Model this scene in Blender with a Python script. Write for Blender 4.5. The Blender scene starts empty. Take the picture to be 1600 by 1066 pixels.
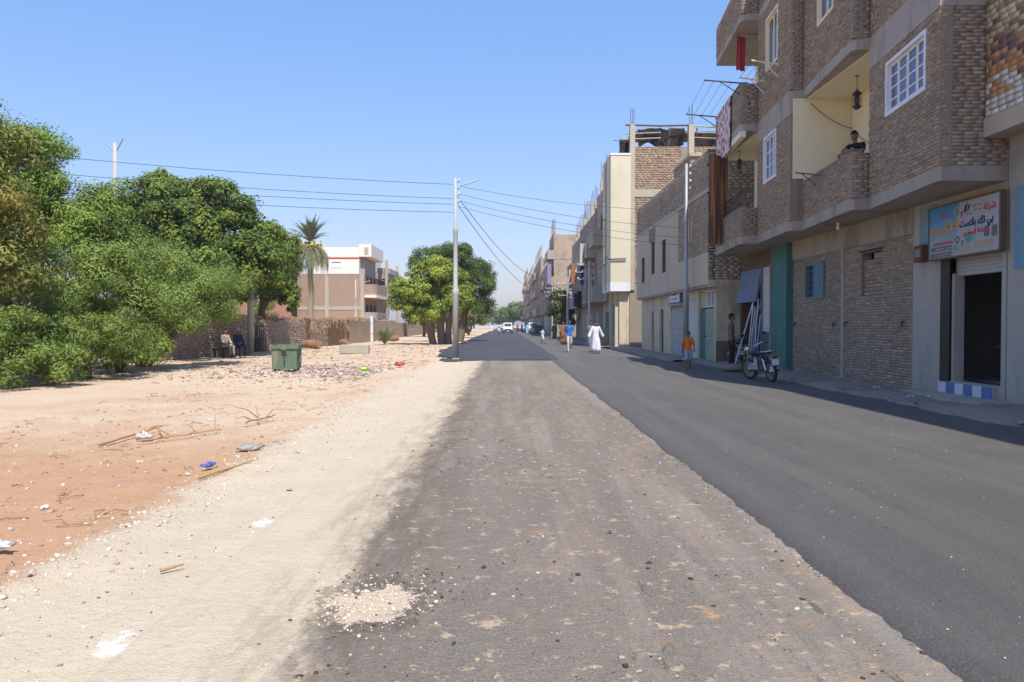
import bpy, bmesh, math, random
import numpy as np
from mathutils import Vector, Matrix, Euler

R = math.radians
SC = bpy.context.scene
COL = SC.collection
rng = np.random.default_rng(7)
random.seed(7)

# ------------------------------------------------------------------ camera
CAMH = 1.55
cam_d = bpy.data.cameras.new('camera')
cam = bpy.data.objects.new('camera', cam_d); COL.objects.link(cam)
cam.location = (0, 0, CAMH)
cam.rotation_euler = (R(90 - 1.17), 0, R(-0.47))
cam_d.sensor_width = 36; cam_d.lens = 27.45
cam_d.clip_start = 0.05; cam_d.clip_end = 6000
SC.camera = cam

# ------------------------------------------------------------------ sky, sun, exposure
SUN_X, SUN_Y = 0.17, -0.64           # to-sun vector (x, y, 1)
sun_el = math.atan2(1, math.hypot(SUN_X, SUN_Y))
sun_az = math.atan2(SUN_X, SUN_Y)     # clockwise from +Y
w = bpy.data.worlds.new('World'); SC.world = w; w.use_nodes = True
nt = w.node_tree; nt.nodes.clear()
wo = nt.nodes.new('ShaderNodeOutputWorld'); bg = nt.nodes.new('ShaderNodeBackground')
sk = nt.nodes.new('ShaderNodeTexSky'); sk.sky_type = 'NISHITA'; sk.sun_disc = False
sk.sun_elevation = sun_el; sk.sun_rotation = sun_az
sk.air_density = 1.6; sk.dust_density = 1.0; sk.ozone_density = 8.0; sk.altitude = 0
bg.inputs[1].default_value = 0.15
gm = nt.nodes.new('ShaderNodeGamma'); gm.inputs[1].default_value = 0.6
hs = nt.nodes.new('ShaderNodeHueSaturation'); hs.inputs['Saturation'].default_value = 1.32; hs.inputs['Value'].default_value = 1.8
tn = nt.nodes.new('ShaderNodeMix'); tn.data_type = 'RGBA'; tn.blend_type = 'MULTIPLY'; tn.inputs[0].default_value = 1; tn.inputs[7].default_value = (.95, .95, 1.2, 1)
nt.links.new(sk.outputs[0], gm.inputs[0]); nt.links.new(gm.outputs[0], hs.inputs['Color']); nt.links.new(hs.outputs[0], tn.inputs[6])
nt.links.new(tn.outputs[2], bg.inputs[0]); nt.links.new(bg.outputs[0], wo.inputs[0])
sd = bpy.data.lights.new('sun', 'SUN'); sd.energy = 4.7; sd.angle = R(0.53); sd.color = (1, 0.95, 0.87)
sun = bpy.data.objects.new('sun', sd); COL.objects.link(sun); sun.location = (10, -20, 60)
sun.rotation_euler = Vector((SUN_X, SUN_Y, 1)).to_track_quat('Z', 'Y').to_euler()
SC.view_settings.view_transform = 'Standard'; SC.view_settings.look = 'None'
SC.view_settings.exposure = 0.2; SC.view_settings.gamma = 1
SC.view_settings.use_curve_mapping = False
SC.cycles.max_bounces = 6; SC.cycles.diffuse_bounces = 4; SC.cycles.transparent_max_bounces = 8

# ------------------------------------------------------------------ object helpers
def link(o, parent=None, local=False):
    COL.objects.link(o)
    if parent is not None:
        o.parent = parent
        if not local:
            o.location = -wloc(parent)
    return o
def wloc(o):
    v = Vector((0, 0, 0))
    while o is not None:
        v += o.location; o = o.parent
    return v
def tag(o, label=None, cat=None, group=None, kind=None):
    if label: o['label'] = label
    if cat: o['category'] = cat
    if group: o['group'] = group
    if kind: o['kind'] = kind
    return o
def thing(name, label, cat, loc=(0, 0, 0), rz=0, group=None):
    o = bpy.data.objects.new(name, None); COL.objects.link(o)
    o.location = loc; o.rotation_euler = (0, 0, rz); o.empty_display_size = 0.2
    return tag(o, label, cat, group)
def np_mesh(name, V, F, mats, parent=None, cols=None, local=False, midx=None, smooth=False):
    """V (n,3), F (m,k) equal-size faces"""
    V = np.asarray(V, np.float32); F = np.asarray(F, np.int32)
    me = bpy.data.meshes.new(name)
    me.vertices.add(len(V)); me.vertices.foreach_set('co', V.ravel())
    k = F.shape[1]
    me.loops.add(F.size); me.loops.foreach_set('vertex_index', F.ravel())
    me.polygons.add(len(F))
    me.polygons.foreach_set('loop_start', np.arange(0, F.size, k, dtype=np.int32))
    me.polygons.foreach_set('loop_total', np.full(len(F), k, np.int32))
    if midx is not None: me.polygons.foreach_set('material_index', np.asarray(midx, np.int32))
    if smooth: me.polygons.foreach_set('use_smooth', np.ones(len(F), bool))
    me.update(calc_edges=True)
    if cols is not None:
        a = me.color_attributes.new('Col', 'FLOAT_COLOR', 'CORNER')
        c = np.ones((len(F), 4), np.float32); c[:, :3] = cols
        a.data.foreach_set('color', np.repeat(c, k, axis=0).ravel())
    for m in (mats if isinstance(mats, (list, tuple)) else [mats]): me.materials.append(m)
    o = bpy.data.objects.new(name, me)
    return link(o, parent, local)

class MB:
    """collects shapes into one mesh"""
    def __init__(s): s.v = []; s.f = []; s.m = []; s.sm = []; s.c = []
    def add(s, vs, fs, m=0, smooth=False, col=(1, 1, 1)):
        b = len(s.v); s.v += [tuple(p) for p in vs]
        for f in fs:
            s.f.append([b + i for i in f]); s.m.append(m); s.sm.append(smooth); s.c.append(col)
        return s
    def box(s, lo, hi, m=0, col=(1, 1, 1), T=None, bev=0):
        x0, y0, z0 = lo; x1, y1, z1 = hi
        vs = [(x0,y0,z0),(x1,y0,z0),(x1,y1,z0),(x0,y1,z0),(x0,y0,z1),(x1,y0,z1),(x1,y1,z1),(x0,y1,z1)]
        fs = [(0,3,2,1),(4,5,6,7),(0,1,5,4),(1,2,6,5),(2,3,7,6),(3,0,4,7)]
        if bev:
            b = bev
            vs = []
            for z, k in ((z0, b), (z0 + b, 0), (z1 - b, 0), (z1, b)):
                vs += [(x0+k+ (b if k==0 else 0)*0, y0+k, z), (x1-k, y0+k, z), (x1-k, y1-k, z), (x0+k, y1-k, z)]
            fs = [(3,2,1,0), (12,13,14,15)]
            for r in range(3):
                for i in range(4):
                    j = (i+1) % 4
                    fs.append((r*4+i, r*4+j, r*4+4+j, r*4+4+i))
        if T is not None: vs = [T @ Vector(p) for p in vs]
        return s.add(vs, fs, m, False, col)
    def prism(s, poly, z0, z1, m=0, smooth=False, T=None, col=(1, 1, 1)):
        n = len(poly)
        vs = [(x, y, z0) for x, y in poly] + [(x, y, z1) for x, y in poly]
        if T is not None: vs = [T @ Vector(p) for p in vs]
        fs = [tuple(range(n))[::-1], tuple(range(n, 2*n))]
        s.add(vs, fs, m, False, col)
        s.add(vs, [(i, (i+1) % n, n+(i+1) % n, n+i) for i in range(n)], m, smooth, col)
        return s
    def tube(s, pts, rad, n=8, m=0, cap=True, col=(1, 1, 1), flat=1.0, smooth=True):
        pts = [Vector(p) for p in pts]
        if not isinstance(rad, (list, tuple)): rad = [rad]*len(pts)
        vs = []; up = None
        for i, p in enumerate(pts):
            d = (pts[min(i+1, len(pts)-1)] - pts[max(i-1, 0)])
            d = d.normalized() if d.length > 1e-9 else Vector((0, 0, 1))
            if up is None:
                up = Vector((0, 0, 1)) if abs(d.z) < 0.9 else Vector((0, 1, 0))
            a = d.cross(up)
            if a.length < 1e-6: a = d.cross(Vector((1, 0, 0)))
            a.normalize(); b = a.cross(d).normalized(); up = b
            for k in range(n):
                t = 2*math.pi*k/n
                vs.append(p + a*math.cos(t)*rad[i] + b*math.sin(t)*rad[i]*flat)
        fs = []
        for i in range(len(pts)-1):
            for k in range(n):
                l = (k+1) % n
                fs.append((i*n+k, i*n+l, (i+1)*n+l, (i+1)*n+k))
        s.add(vs, fs, m, smooth, col)
        if cap:
            s.add([vs[k] for k in range(n)], [tuple(range(n))[::-1]], m, False, col)
            s.add([vs[(len(pts)-1)*n+k] for k in range(n)], [tuple(range(n))], m, False, col)
        return s
    def lathe(s, prof, n=16, m=0, T=None, smooth=True, col=(1, 1, 1)):
        vs = []
        for r, z in prof:
            for k in range(n):
                t = 2*math.pi*k/n; vs.append(Vector((r*math.cos(t), r*math.sin(t), z)))
        if T is not None: vs = [T @ p for p in vs]
        fs = []
        for i in range(len(prof)-1):
            for k in range(n):
                l = (k+1) % n; fs.append((i*n+k, i*n+l, (i+1)*n+l, (i+1)*n+k))
        fs.append(tuple(range(n))[::-1]); fs.append(tuple(range((len(prof)-1)*n, len(prof)*n)))
        return s.add(vs, fs, m, smooth, col)
    def ell(s, c, r, n=10, k=7, m=0, col=(1, 1, 1), T=None):
        vs = []; 
        for i in range(k+1):
            a = math.pi*i/k
            for j in range(n):
                t = 2*math.pi*j/n
                vs.append(Vector((c[0]+r[0]*math.sin(a)*math.cos(t), c[1]+r[1]*math.sin(a)*math.sin(t), c[2]-r[2]*math.cos(a))))
        if T is not None: vs = [T @ p for p in vs]
        fs = [(i*n+j, i*n+(j+1) % n, (i+1)*n+(j+1) % n, (i+1)*n+j) for i in range(k) for j in range(n)]
        return s.add(vs, fs, m, True, col)
    def mesh(s, name, mats, usecol=False):
        me = bpy.data.meshes.new(name)
        me.from_pydata(s.v, [], s.f)
        me.polygons.foreach_set('material_index', s.m); me.polygons.foreach_set('use_smooth', s.sm)
        if usecol:
            a = me.color_attributes.new('Col', 'FLOAT_COLOR', 'CORNER'); c = []
            for f, q in zip(s.f, s.c): c += [q[0], q[1], q[2], 1]*len(f)
            a.data.foreach_set('color', c)
        for m in (mats if isinstance(mats, (list, tuple)) else [mats]): me.materials.append(m)
        me.update(); return me
    def build(s, name, mats, parent=None, local=False, usecol=False):
        return link(bpy.data.objects.new(name, s.mesh(name, mats, usecol)), parent, local)

def copy_tree(o, parent=None):
    c = o.copy(); COL.objects.link(c)
    if parent is not None: c.parent = parent
    for ch in list(o.children): copy_tree(ch, c)
    return c
def frame(o, u):
    """matrix: x along u (horizontal), y inward (left of u turned), z up"""
    u = Vector(u).normalized(); n = Vector((-u.y, u.x, 0))
    return Matrix(((u.x, n.x, 0, o[0]), (u.y, n.y, 0, o[1]), (0, 0, 1, o[2] if len(o) > 2 else 0), (0, 0, 0, 1)))

# ------------------------------------------------------------------ shader helpers
class N:
    def __init__(s, name):
        s.mat = bpy.data.materials.new(name); s.mat.use_nodes = True
        s.t = s.mat.node_tree; s.t.nodes.clear()
        s.out = s.t.nodes.new('ShaderNodeOutputMaterial')
        s.tc = s.t.nodes.new('ShaderNodeTexCoord')
    def put(s, sock, v):
        if isinstance(v, bpy.types.NodeSocket): s.t.links.new(v, sock)
        elif v is not None:
            if sock.type == 'RGBA' and not hasattr(v, '__len__'): v = (v, v, v)
            if sock.type == 'RGBA' and len(v) == 3: v = (*v, 1)
            sock.default_value = v
    def obj(s): return s.tc.outputs['Object']
    def map(s, vec, scale=(1, 1, 1), rot=(0, 0, 0), loc=(0, 0, 0)):
        n = s.t.nodes.new('ShaderNodeMapping'); s.put(n.inputs[0], vec)
        n.inputs['Scale'].default_value = scale; n.inputs['Rotation'].default_value = rot; n.inputs['Location'].default_value = loc
        return n.outputs[0]
    def noise(s, scale, detail=4, rough=0.55, vec=None, dist=0):
        n = s.t.nodes.new('ShaderNodeTexNoise'); s.put(n.inputs['Vector'], vec or s.obj())
        n.inputs['Scale'].default_value = scale; n.inputs['Detail'].default_value = detail
        n.inputs['Roughness'].default_value = rough; n.inputs['Distortion'].default_value = dist
        return n.outputs[0]
    def vor(s, scale, vec=None, feat='F1', out=0, rand=1):
        n = s.t.nodes.new('ShaderNodeTexVoronoi'); n.feature = feat; s.put(n.inputs['Vector'], vec or s.obj())
        n.inputs['Scale'].default_value = scale; n.inputs['Randomness'].default_value = rand
        return n.outputs[out]
    def ramp(s, fac, stops, interp='LINEAR'):
        n = s.t.nodes.new('ShaderNodeValToRGB'); s.put(n.inputs[0], fac); e = n.color_ramp.elements
        n.color_ramp.interpolation = interp
        while len(e) < len(stops): e.new(0.5)
        for i, (p, c) in enumerate(stops):
            e[i].position = p
            if not hasattr(c, '__len__'): c = (c, c, c)
            e[i].color = (*c, 1)
        return n.outputs[0]
    def mr(s, v, a, b, c=0.0, d=1.0, smooth=True):
        n = s.t.nodes.new('ShaderNodeMapRange'); n.interpolation_type = 'SMOOTHSTEP' if smooth else 'LINEAR'
        s.put(n.inputs[0], v)
        for i, q in enumerate((a, b, c, d)): n.inputs[i+1].default_value = q
        return n.outputs[0]
    def mix(s, f, a, b, mode='MIX'):
        n = s.t.nodes.new('ShaderNodeMix'); n.data_type = 'RGBA'; n.blend_type = mode
        s.put(n.inputs[0], f); s.put(n.inputs[6], a); s.put(n.inputs[7], b); return n.outputs[2]
    def math(s, op, a, b=None, c=None):
        n = s.t.nodes.new('ShaderNodeMath'); n.operation = op
        s.put(n.inputs[0], a); s.put(n.inputs[1], b)
        if c is not None: s.put(n.inputs[2], c)
        return n.outputs[0]
    def xyz(s, vec=None):
        n = s.t.nodes.new('ShaderNodeSeparateXYZ'); s.put(n.inputs[0], vec or s.obj()); return n.outputs
    def comb(s, x, y, z):
        n = s.t.nodes.new('ShaderNodeCombineXYZ'); s.put(n.inputs[0], x); s.put(n.inputs[1], y); s.put(n.inputs[2], z); return n.outputs[0]
    def attr(s, name='Col'):
        n = s.t.nodes.new('ShaderNodeAttribute'); n.attribute_name = name; return n.outputs[0]
    def bump(s, h, strength=0.5, dist=0.02, nrm=None):
        n = s.t.nodes.new('ShaderNodeBump'); n.inputs['Strength'].default_value = strength
        n.inputs['Distance'].default_value = dist; s.put(n.inputs['Height'], h)
        if nrm: s.put(n.inputs['Normal'], nrm)
        return n.outputs[0]
    def done(s, color, rough=0.8, nrm=None, metal=0, spec=0.3, trans=None, emit=None):
        p = s.t.nodes.new('ShaderNodeBsdfPrincipled')
        s.put(p.inputs['Base Color'], color); s.put(p.inputs['Roughness'], rough); s.put(p.inputs['Metallic'], metal)
        s.put(p.inputs['Specular IOR Level'], spec)
        if nrm: s.put(p.inputs['Normal'], nrm)
        o = p.outputs[0]
        if trans:
            tr = s.t.nodes.new('ShaderNodeBsdfTranslucent'); s.put(tr.inputs[0], trans[1])
            mx = s.t.nodes.new('ShaderNodeMixShader'); mx.inputs[0].default_value = trans[0]
            s.t.links.new(o, mx.inputs[1]); s.t.links.new(tr.outputs[0], mx.inputs[2]); o = mx.outputs[0]
        s.t.links.new(o, s.out.inputs[0]); return s.mat

def sc(c, k): return tuple(min(1, x*k) for x in c)
def M(name, col, rough=0.8, var=0.18, scale=3, bump=0.25, bscale=40, attr=False, metal=0, spec=0.25,
      stain=None, stain_amt=0.5, stain_scale=1.2, grime=0.0, vec=None):
    """plain weathered material: base colour with blotches, fine bump, optional stain colour"""
    n = N(name)
    base = n.mix(n.noise(scale, 6, 0.62), sc(col, 1-var), sc(col, 1+var))
    base = n.mix(n.mr(n.noise(scale*9, 4), 0.3, 0.75, 0, 0.35), base, sc(col, 1-var*1.6))
    if attr: base = n.mix(1.0, base, n.attr(), 'MULTIPLY')
    if stain is not None:
        v = n.map(n.obj(), (1, 1, 0.35))
        f = n.mr(n.noise(stain_scale, 7, 0.68, v), 0.5, 0.68, 0, stain_amt)
        base = n.mix(f, base, stain)
    b = n.bump(n.noise(bscale, 5, 0.6), bump, 0.01) if bump else None
    return n.done(base, rough, b, metal, spec)

def brick_mat(name, c1, c2, mortar, bw=0.25, bh=0.075, axis='xz', rough=0.9, bump=0.6, ms=0.012, dirt=(0.16, 0.13, 0.1)):
    """brickwork too far to pick apart: brick pattern with relief"""
    n = N(name); x, y, z = n.xyz()
    u = {'xz': x, 'yz': y}[axis] if axis != 'both' else n.math('ADD', x, y)
    v = n.comb(u, z, 0.0)
    b = n.t.nodes.new('ShaderNodeTexBrick'); n.put(b.inputs['Vector'], v)
    b.inputs['Scale'].default_value = 1; b.inputs['Brick Width'].default_value = bw; b.inputs['Row Height'].default_value = bh
    b.inputs['Mortar Size'].default_value = ms; b.inputs['Mortar Smooth'].default_value = 0.3; b.inputs['Bias'].default_value = 0
    n.put(b.inputs['Color1'], c1); n.put(b.inputs['Color2'], c2); n.put(b.inputs['Mortar'], mortar)
    c = n.mix(n.mr(n.noise(0.7, 6, 0.65), 0.42, 0.75, 0, 0.5), b.outputs[0], dirt)
    c = n.mix(n.mr(n.noise(14, 3), 0.3, 0.7, 0, 0.35), c, sc(c1, 0.6))
    h = n.math('SUBTRACT', n.math('MULTIPLY', n.noise(25, 4), 0.5), b.outputs[1])
    return n.done(c, rough, n.bump(h, bump, 0.012), 0, 0.2)
# ------------------------------------------------------------------ wall and brick helpers
def wall_cells(u0, u1, v0, v1, holes):
    us = sorted({u0, u1, *[min(max(h[i], u0), u1) for h in holes for i in (0, 1)]})
    vs = sorted({v0, v1, *[min(max(h[i], v0), v1) for h in holes for i in (2, 3)]})
    out = []
    for a, b in zip(us, us[1:]):
        run = None
        for c, d in zip(vs, vs[1:]):
            um, vm = (a+b)/2, (c+d)/2
            inh = any(h[0] < um < h[1] and h[2] < vm < h[3] for h in holes)
            if inh:
                if run: out.append((a, b, *run)); run = None
            else:
                run = (run[0], d) if run else (c, d)
        if run: out.append((a, b, *run))
    return out
def wall(name, T, u0, u1, v0, v1, mat, parent, holes=(), th=0.2, front=0.0):
    mb = MB()
    for a, b, c, d in wall_cells(u0, u1, v0, v1, holes):
        mb.box((a, -th, c), (b, front, d), T=T)
    return mb.build(name, mat, parent)

BOXF = np.array([(0,1,5,4),(4,5,6,7),(1,2,6,5),(0,3,2,1),(3,0,4,7)])
def brick_arrays(T, u0, u1, v0, v1, holes=(), bl=0.25, bh=0.062, jt=0.014, pal=None, proud=(0.004, 0.02), jit=0.006,
                 miss=0.01, y0=0.0, rs=None, lean=0.0):
    """bricks on a wall plane. returns list of (verts(8,3) in world, colour)"""
    r = rs or np.random.default_rng(int(abs(u0*71+v0*37+u1*13)*10) % 99991)
    T3 = np.array([[T[i][j] for j in range(4)] for i in range(3)])
    out = []; row = 0; v = v0
    while v + bh*0.6 < v1:
        h = min(bh, v1-v)
        u = u0 - (bl*0.5 if row % 2 else 0) + r.normal(0, 0.015)
        while u < u1:
            L = bl*(0.5 if r.random() < 0.06 else 1)*(1+r.normal(0, 0.04))
            a, b = max(u, u0), min(u+L, u1)
            u += L+jt
            if b-a < 0.04 or r.random() < miss: continue
            segs = [(a, b)]
            for hh in holes:
                if hh[2] < v+h*0.5 < hh[3]:
                    ns = []
                    for (p, q) in segs:
                        if q <= hh[0] or p >= hh[1]: ns.append((p, q)); continue
                        if p < hh[0]: ns.append((p, hh[0]))
                        if q > hh[1]: ns.append((hh[1], q))
                    segs = ns
            for (p, q) in segs:
                if q-p < 0.03: continue
                pr = r.uniform(*proud); t = r.normal(0, jit, 8)
                dz = r.normal(0, 0.004); ti = r.normal(0, 0.004)
                vs = np.array([(p+t[0], y0-0.04, v+dz), (q+t[1], y0-0.04, v+dz+ti), (q+t[1]-.004, y0+pr+t[2]*.6, v+dz+ti+.004), (p+t[0]+.004, y0+pr+t[3]*.6, v+dz+.004),
                               (p+t[4], y0-0.04, v+h+dz), (q+t[5], y0-0.04, v+h+dz+ti), (q+t[5]-.004, y0+pr+t[6]*.6, v+h+dz+ti-.004), (p+t[4]+.004, y0+pr+t[7]*.6, v+h+dz-.004)])
                wv = vs @ T3[:, :3].T + T3[:, 3]
                c = pal[r.integers(len(pal))] if not callable(pal) else pal((p+q)/2, v, row, r)
                c = np.clip(np.array(c)*(1+r.normal(0, 0.09)), 0, 1)
                out.append((wv, c))
        v += bh+jt; row += 1
    return out
BRF = np.array([(3,2,6,7),(4,7,6,5),(0,1,2,3),(1,5,6,2),(0,3,7,4)])
def brick_stuff(name, lst, mat, parent):
    if not lst: return None
    V = np.concatenate([b[0] for b in lst]); n = len(lst)
    F = (BRF[None] + (np.arange(n)*8)[:, None, None]).reshape(-1, 4)
    C = np.repeat(np.array([b[1] for b in lst]), 5, axis=0)
    o = np_mesh(name, V, F, mat, parent, C)
    o['kind'] = 'stuff'; return o
def brick_parts(lst, mat, parent):
    """each brick its own object; mesh centred on the brick"""
    pl = wloc(parent)
    for wv, c in lst:
        ctr = wv.mean(0)
        o = np_mesh('brick', wv-ctr, BRF, mat, None, np.repeat(c[None], 5, axis=0))
        o.parent = parent; o.location = Vector(ctr)-pl

# ------------------------------------------------------------------ materials
m_brick = N('rough_brick'); _c = m_brick.mix(1.0, m_brick.mix(m_brick.noise(30, 5, .65), (.95, .91, .845), (1.5, 1.44, 1.34)), m_brick.attr(), 'MULTIPLY')
_c = m_brick.mix(m_brick.mr(m_brick.noise(0.9, 6, .65), .45, .75, 0, .4), _c, (.19, .16, .135))
m_brick = m_brick.done(_c, .92, m_brick.bump(m_brick.noise(60, 5, .6), .5, .008), 0, .15)
m_mortar = M('mud_mortar', (.27, .225, .18), .95, .25, 3, .6, 45)
m_mortar_pale = M('pale_mortar', (.3, .255, .2), .95, .2, 3, .6, 45)
m_conc = M('grey_concrete', (.39, .345, .295), .9, .2, 1.5, .4, 35, stain=(.17, .15, .13), stain_amt=.6)
m_conc_pale = M('pale_concrete', (.46, .4, .31), .9, .16, 1.5, .35, 30, stain=(.3, .25, .19), stain_amt=.5)
m_soffit = M('slab_concrete', (.36, .315, .26), .9, .22, 1.2, .4, 25, stain=(.15, .12, .1), stain_amt=.6)
m_cream = M('cream_paint', (.82, .74, .52), .75, .07, 1.2, .12, 30, stain=(.6, .5, .32), stain_amt=.4)
m_plaster = M('grey_plaster', (.39, .36, .31), .9, .15, 1.3, .3, 35, stain=(.24, .22, .19), stain_amt=.6)
m_teal = M('teal_paint', (.05, .175, .16), .6, .2, 2, .2, 40, stain=(.2, .17, .14), stain_amt=.55, stain_scale=2.5)
m_bluewood = M('blue_paint', (.11, .21, .26), .65, .2, 3, .2, 40, stain=(.1, .16, .18), stain_amt=.5, stain_scale=4)
m_white = M('white_paint', (.74, .74, .76), .55, .08, 3, .1, 30, stain=(.45, .42, .38), stain_amt=.35, stain_scale=3)
m_dark = M('dark_wood', (.055, .04, .032), .7, .25, 4, .2, 30)
m_brown = M('brown_wood', (.15, .085, .05), .7, .25, 4, .3, 30)
m_steel = M('galvanised_steel', (.4, .41, .42), .55, .12, 2, .1, 30, metal=.35, stain=(.3, .27, .24), stain_amt=.6)
m_iron = M('dark_iron', (.06, .06, .065), .6, .2, 6, .2, 50, metal=.3)
m_rust = M('rusty_rebar', (.16, .075, .045), .85, .25, 10, .3, 80)
m_black = M('black_plastic', (.025, .025, .027), .5, .1, 5, 0)
m_rubber = M('tyre_rubber', (.03, .029, .028), .85, .2, 8, .3, 60)
m_chrome = M('chrome_metal', (.62, .62, .63), .25, .05, 5, 0, metal=.9)
m_wire = M('black_cable', (.035, .035, .04), .6, .1, 3, 0)
m_shutter = M('grey_shutter_metal', (.42, .41, .4), .55, .12, 1.5, .1, 30, stain=(.3, .25, .2), stain_amt=.5)
m_shutter_w = M('white_shutter_metal', (.6, .58, .53), .55, .12, 1.5, .1, 30, stain=(.4, .34, .27), stain_amt=.5)
m_shutter_b = M('blue_shutter_metal', (.2, .24, .36), .5, .15, 1.5, .1, 30, stain=(.3, .28, .27), stain_amt=.5)
def glass_mat():
    n = N('window_glass'); return n.done((.05, .06, .09), .08, None, 0, .5)
m_glass = glass_mat()
m_bluepane = M('blue_lined_pane', (.075, .085, .17), .15, .15, 2, 0, spec=.5)

# ------------------------------------------------------------------ ground
def dirt_nodes(n, road=False):
    """colour + height of the dirt verge, in world metres; zones are different soils"""
    x, y, z = n.xyz()
    big = n.noise(.55, 6, .6); mid = n.noise(2.2, 6, .65); fine = n.noise(14, 6, .7); grit = n.noise(90, 3, .6)
    tan = n.mix(big, (.545, .4, .262), (.69, .54, .38))
    red = n.mix(mid, (.45, .25, .135), (.58, .365, .215))
    pale = n.mix(mid, (.53, .43, .3), (.66, .56, .42))
    wob = n.math('MULTIPLY', n.math('SUBTRACT', n.noise(.8, 6, .6), .5), 3.2)
    fy = n.mr(n.math('ADD', y, n.math('MULTIPLY', wob, 1.3)), 8.3, 13.0)
    c = n.mix(fy, red, tan)
    # far soil slightly redder again with patches
    c = n.mix(n.mr(n.noise(.22, 5, .6), .5, .62, 0, .45), c, red)
    # ash and waste-grey patches where rubbish has lain
    c = n.mix(n.mr(n.noise(1.1, 7, .7), .58, .7, 0, .45), c, (.36, .29, .22))
    fx = n.mr(n.math('ADD', x, n.math('MULTIPLY', n.math('SUBTRACT', n.noise(1.6, 7, .68), .5), .9)), -3.15, -2.78)
    c = n.mix(fx, c, pale)
    c = n.mix(n.mr(fine, .5, .72, 0, .45), c, n.mix(fx, (.28, .19, .13), (.5, .37, .25)))
    c = n.mix(n.mr(grit, .55, .75, 0, .5), c, n.mix(fx, (.6, .48, .38), (.78, .69, .55)))
    c = n.mix(n.mr(n.noise(45, 3, .6), .62, .72, 0, .5), c, (.2, .15, .11))
    # spilt lime
    for px, py, rr in ((-1.92, 6.2, .1), (-1.93, 3.78, .1)):
        d = n.math('SQRT', n.math('ADD', n.math('POWER', n.math('SUBTRACT', x, px), 2.0), n.math('POWER', n.math('MULTIPLY', n.math('SUBTRACT', y, py), .6), 2.0)))
        d = n.math('ADD', d, n.math('MULTIPLY', n.math('SUBTRACT', n.noise(9, 6, .7), .5), .38))
        c = n.mix(n.mr(d, rr, .01, 0, .95), c, (.85, .84, .82))
    h = n.math('ADD', n.math('MULTIPLY', mid, .6), n.math('ADD', n.math('MULTIPLY', fine, .5), n.math('MULTIPLY', grit, .22)))
    return c, h
n = N('dirt_ground'); c_, h_ = dirt_nodes(n)
m_dirt = n.done(c_, .95, n.bump(h_, .9, .05), 0, .1)

# old, dirty road base: sand over worn tar
n = N('worn_road_base'); c_, h_ = dirt_nodes(n); x, y, z = n.xyz()
st = n.map(n.obj(), (1, .22, 1)); st2 = n.map(n.obj(), (1, .07, 1), loc=(4, 2, 0))
g = n.mix(n.noise(1.2, 6, .65, st), (.15, .128, .104), (.25, .215, .175))
g = n.mix(n.mr(n.noise(70, 4, .7), .42, .72, 0, .7), g, (.36, .315, .26))
g = n.mix(n.mr(n.noise(110, 3, .7, n.map(n.obj(), loc=(3, 1, 2))), .5, .72, 0, .6), g, (.085, .072, .062))
g = n.mix(n.mr(n.noise(1.6, 7, .7, st2), .46, .64, 0, .6), g, (.33, .285, .235))            # dusty wheel tracks
g = n.mix(n.mr(n.noise(2.6, 8, .72, st), .5, .66, 0, .65), g, (.3, .225, .16))
g = n.mix(n.mr(n.noise(1.0, 9, .78, n.map(n.obj(), (1, .7, 1), loc=(7, 1, 0))), .55, .66, 0, .7), g, (.36, .27, .18))   # tan earth trodden in
g = n.mix(n.mr(n.noise(8, 8, .75), .57, .63, 0, .85), g, (.52, .4, .27))
g = n.mix(n.mr(n.noise(1.7, 9, .8, n.map(n.obj(), (1, .6, 1), loc=(3, 5, 0))), .6, .67, 0, .8), g, (.36, .22, .13))
g = n.mix(n.mr(n.noise(7, 8, .75, st), .6, .68, 0, .7), g, (.075, .064, .055))
rag = n.math('SUBTRACT', n.noise(4.5, 9, .8, n.map(n.obj(), (1, .5, 1))), .5)
sx = n.math('ADD', x, n.math('ADD', n.math('MULTIPLY', n.math('SUBTRACT', n.noise(.9, 6, .65, n.map(n.obj(), (1, .35, 1))), .5), .75), n.math('MULTIPLY', rag, .75)))
fs_ = n.mr(sx, -.82, -1.12)
tar = n.math('MULTIPLY', n.mr(n.math('ABSOLUTE', n.math('ADD', sx, .8)), .55, .05), n.mr(n.noise(7, 9, .8, st), .42, .54))
verge = n.mr(x, -1.75, -1.25, 1.0, 0.0)
c_ = n.mix(n.math('MAXIMUM', n.math('MULTIPLY', fs_, n.mr(n.noise(26, 7, .75), .2, .5, .7, 1)), verge), g, c_)
keep = n.math('SUBTRACT', 1.0, verge)
c_ = n.mix(n.math('MULTIPLY', n.math('MULTIPLY', tar, keep), .5), c_, (.155, .12, .088))
band = n.math('MULTIPLY', n.mr(n.math('ABSOLUTE', n.math('ADD', sx, 1.3)), .35, .0), n.mr(n.noise(5, 8, .75, st), .45, .62))
c_ = n.mix(n.math('MULTIPLY', n.math('MULTIPLY', band, keep), .45), c_, (.3, .235, .165))
pd_ = n.math('SQRT', n.math('ADD', n.math('POWER', n.math('MULTIPLY', n.math('ADD', x, .74), 1.25), 2.0), n.math('POWER', n.math('SUBTRACT', y, 4.28), 2.0)))
pd_ = n.math('ADD', pd_, n.math('MULTIPLY', n.math('SUBTRACT', n.noise(4.2, 9, .82), .5), 1.15))
c_ = n.mix(n.mr(pd_, .46, .34, 0, .5), c_, (.085, .07, .058))
c_ = n.mix(n.mr(pd_, .31, .25), c_, n.mix(n.noise(18, 7, .8), (.4, .29, .2), (.76, .63, .48)))
m_road_old = n.done(c_, .95, n.bump(h_, .9, .05), 0, .1)

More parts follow.
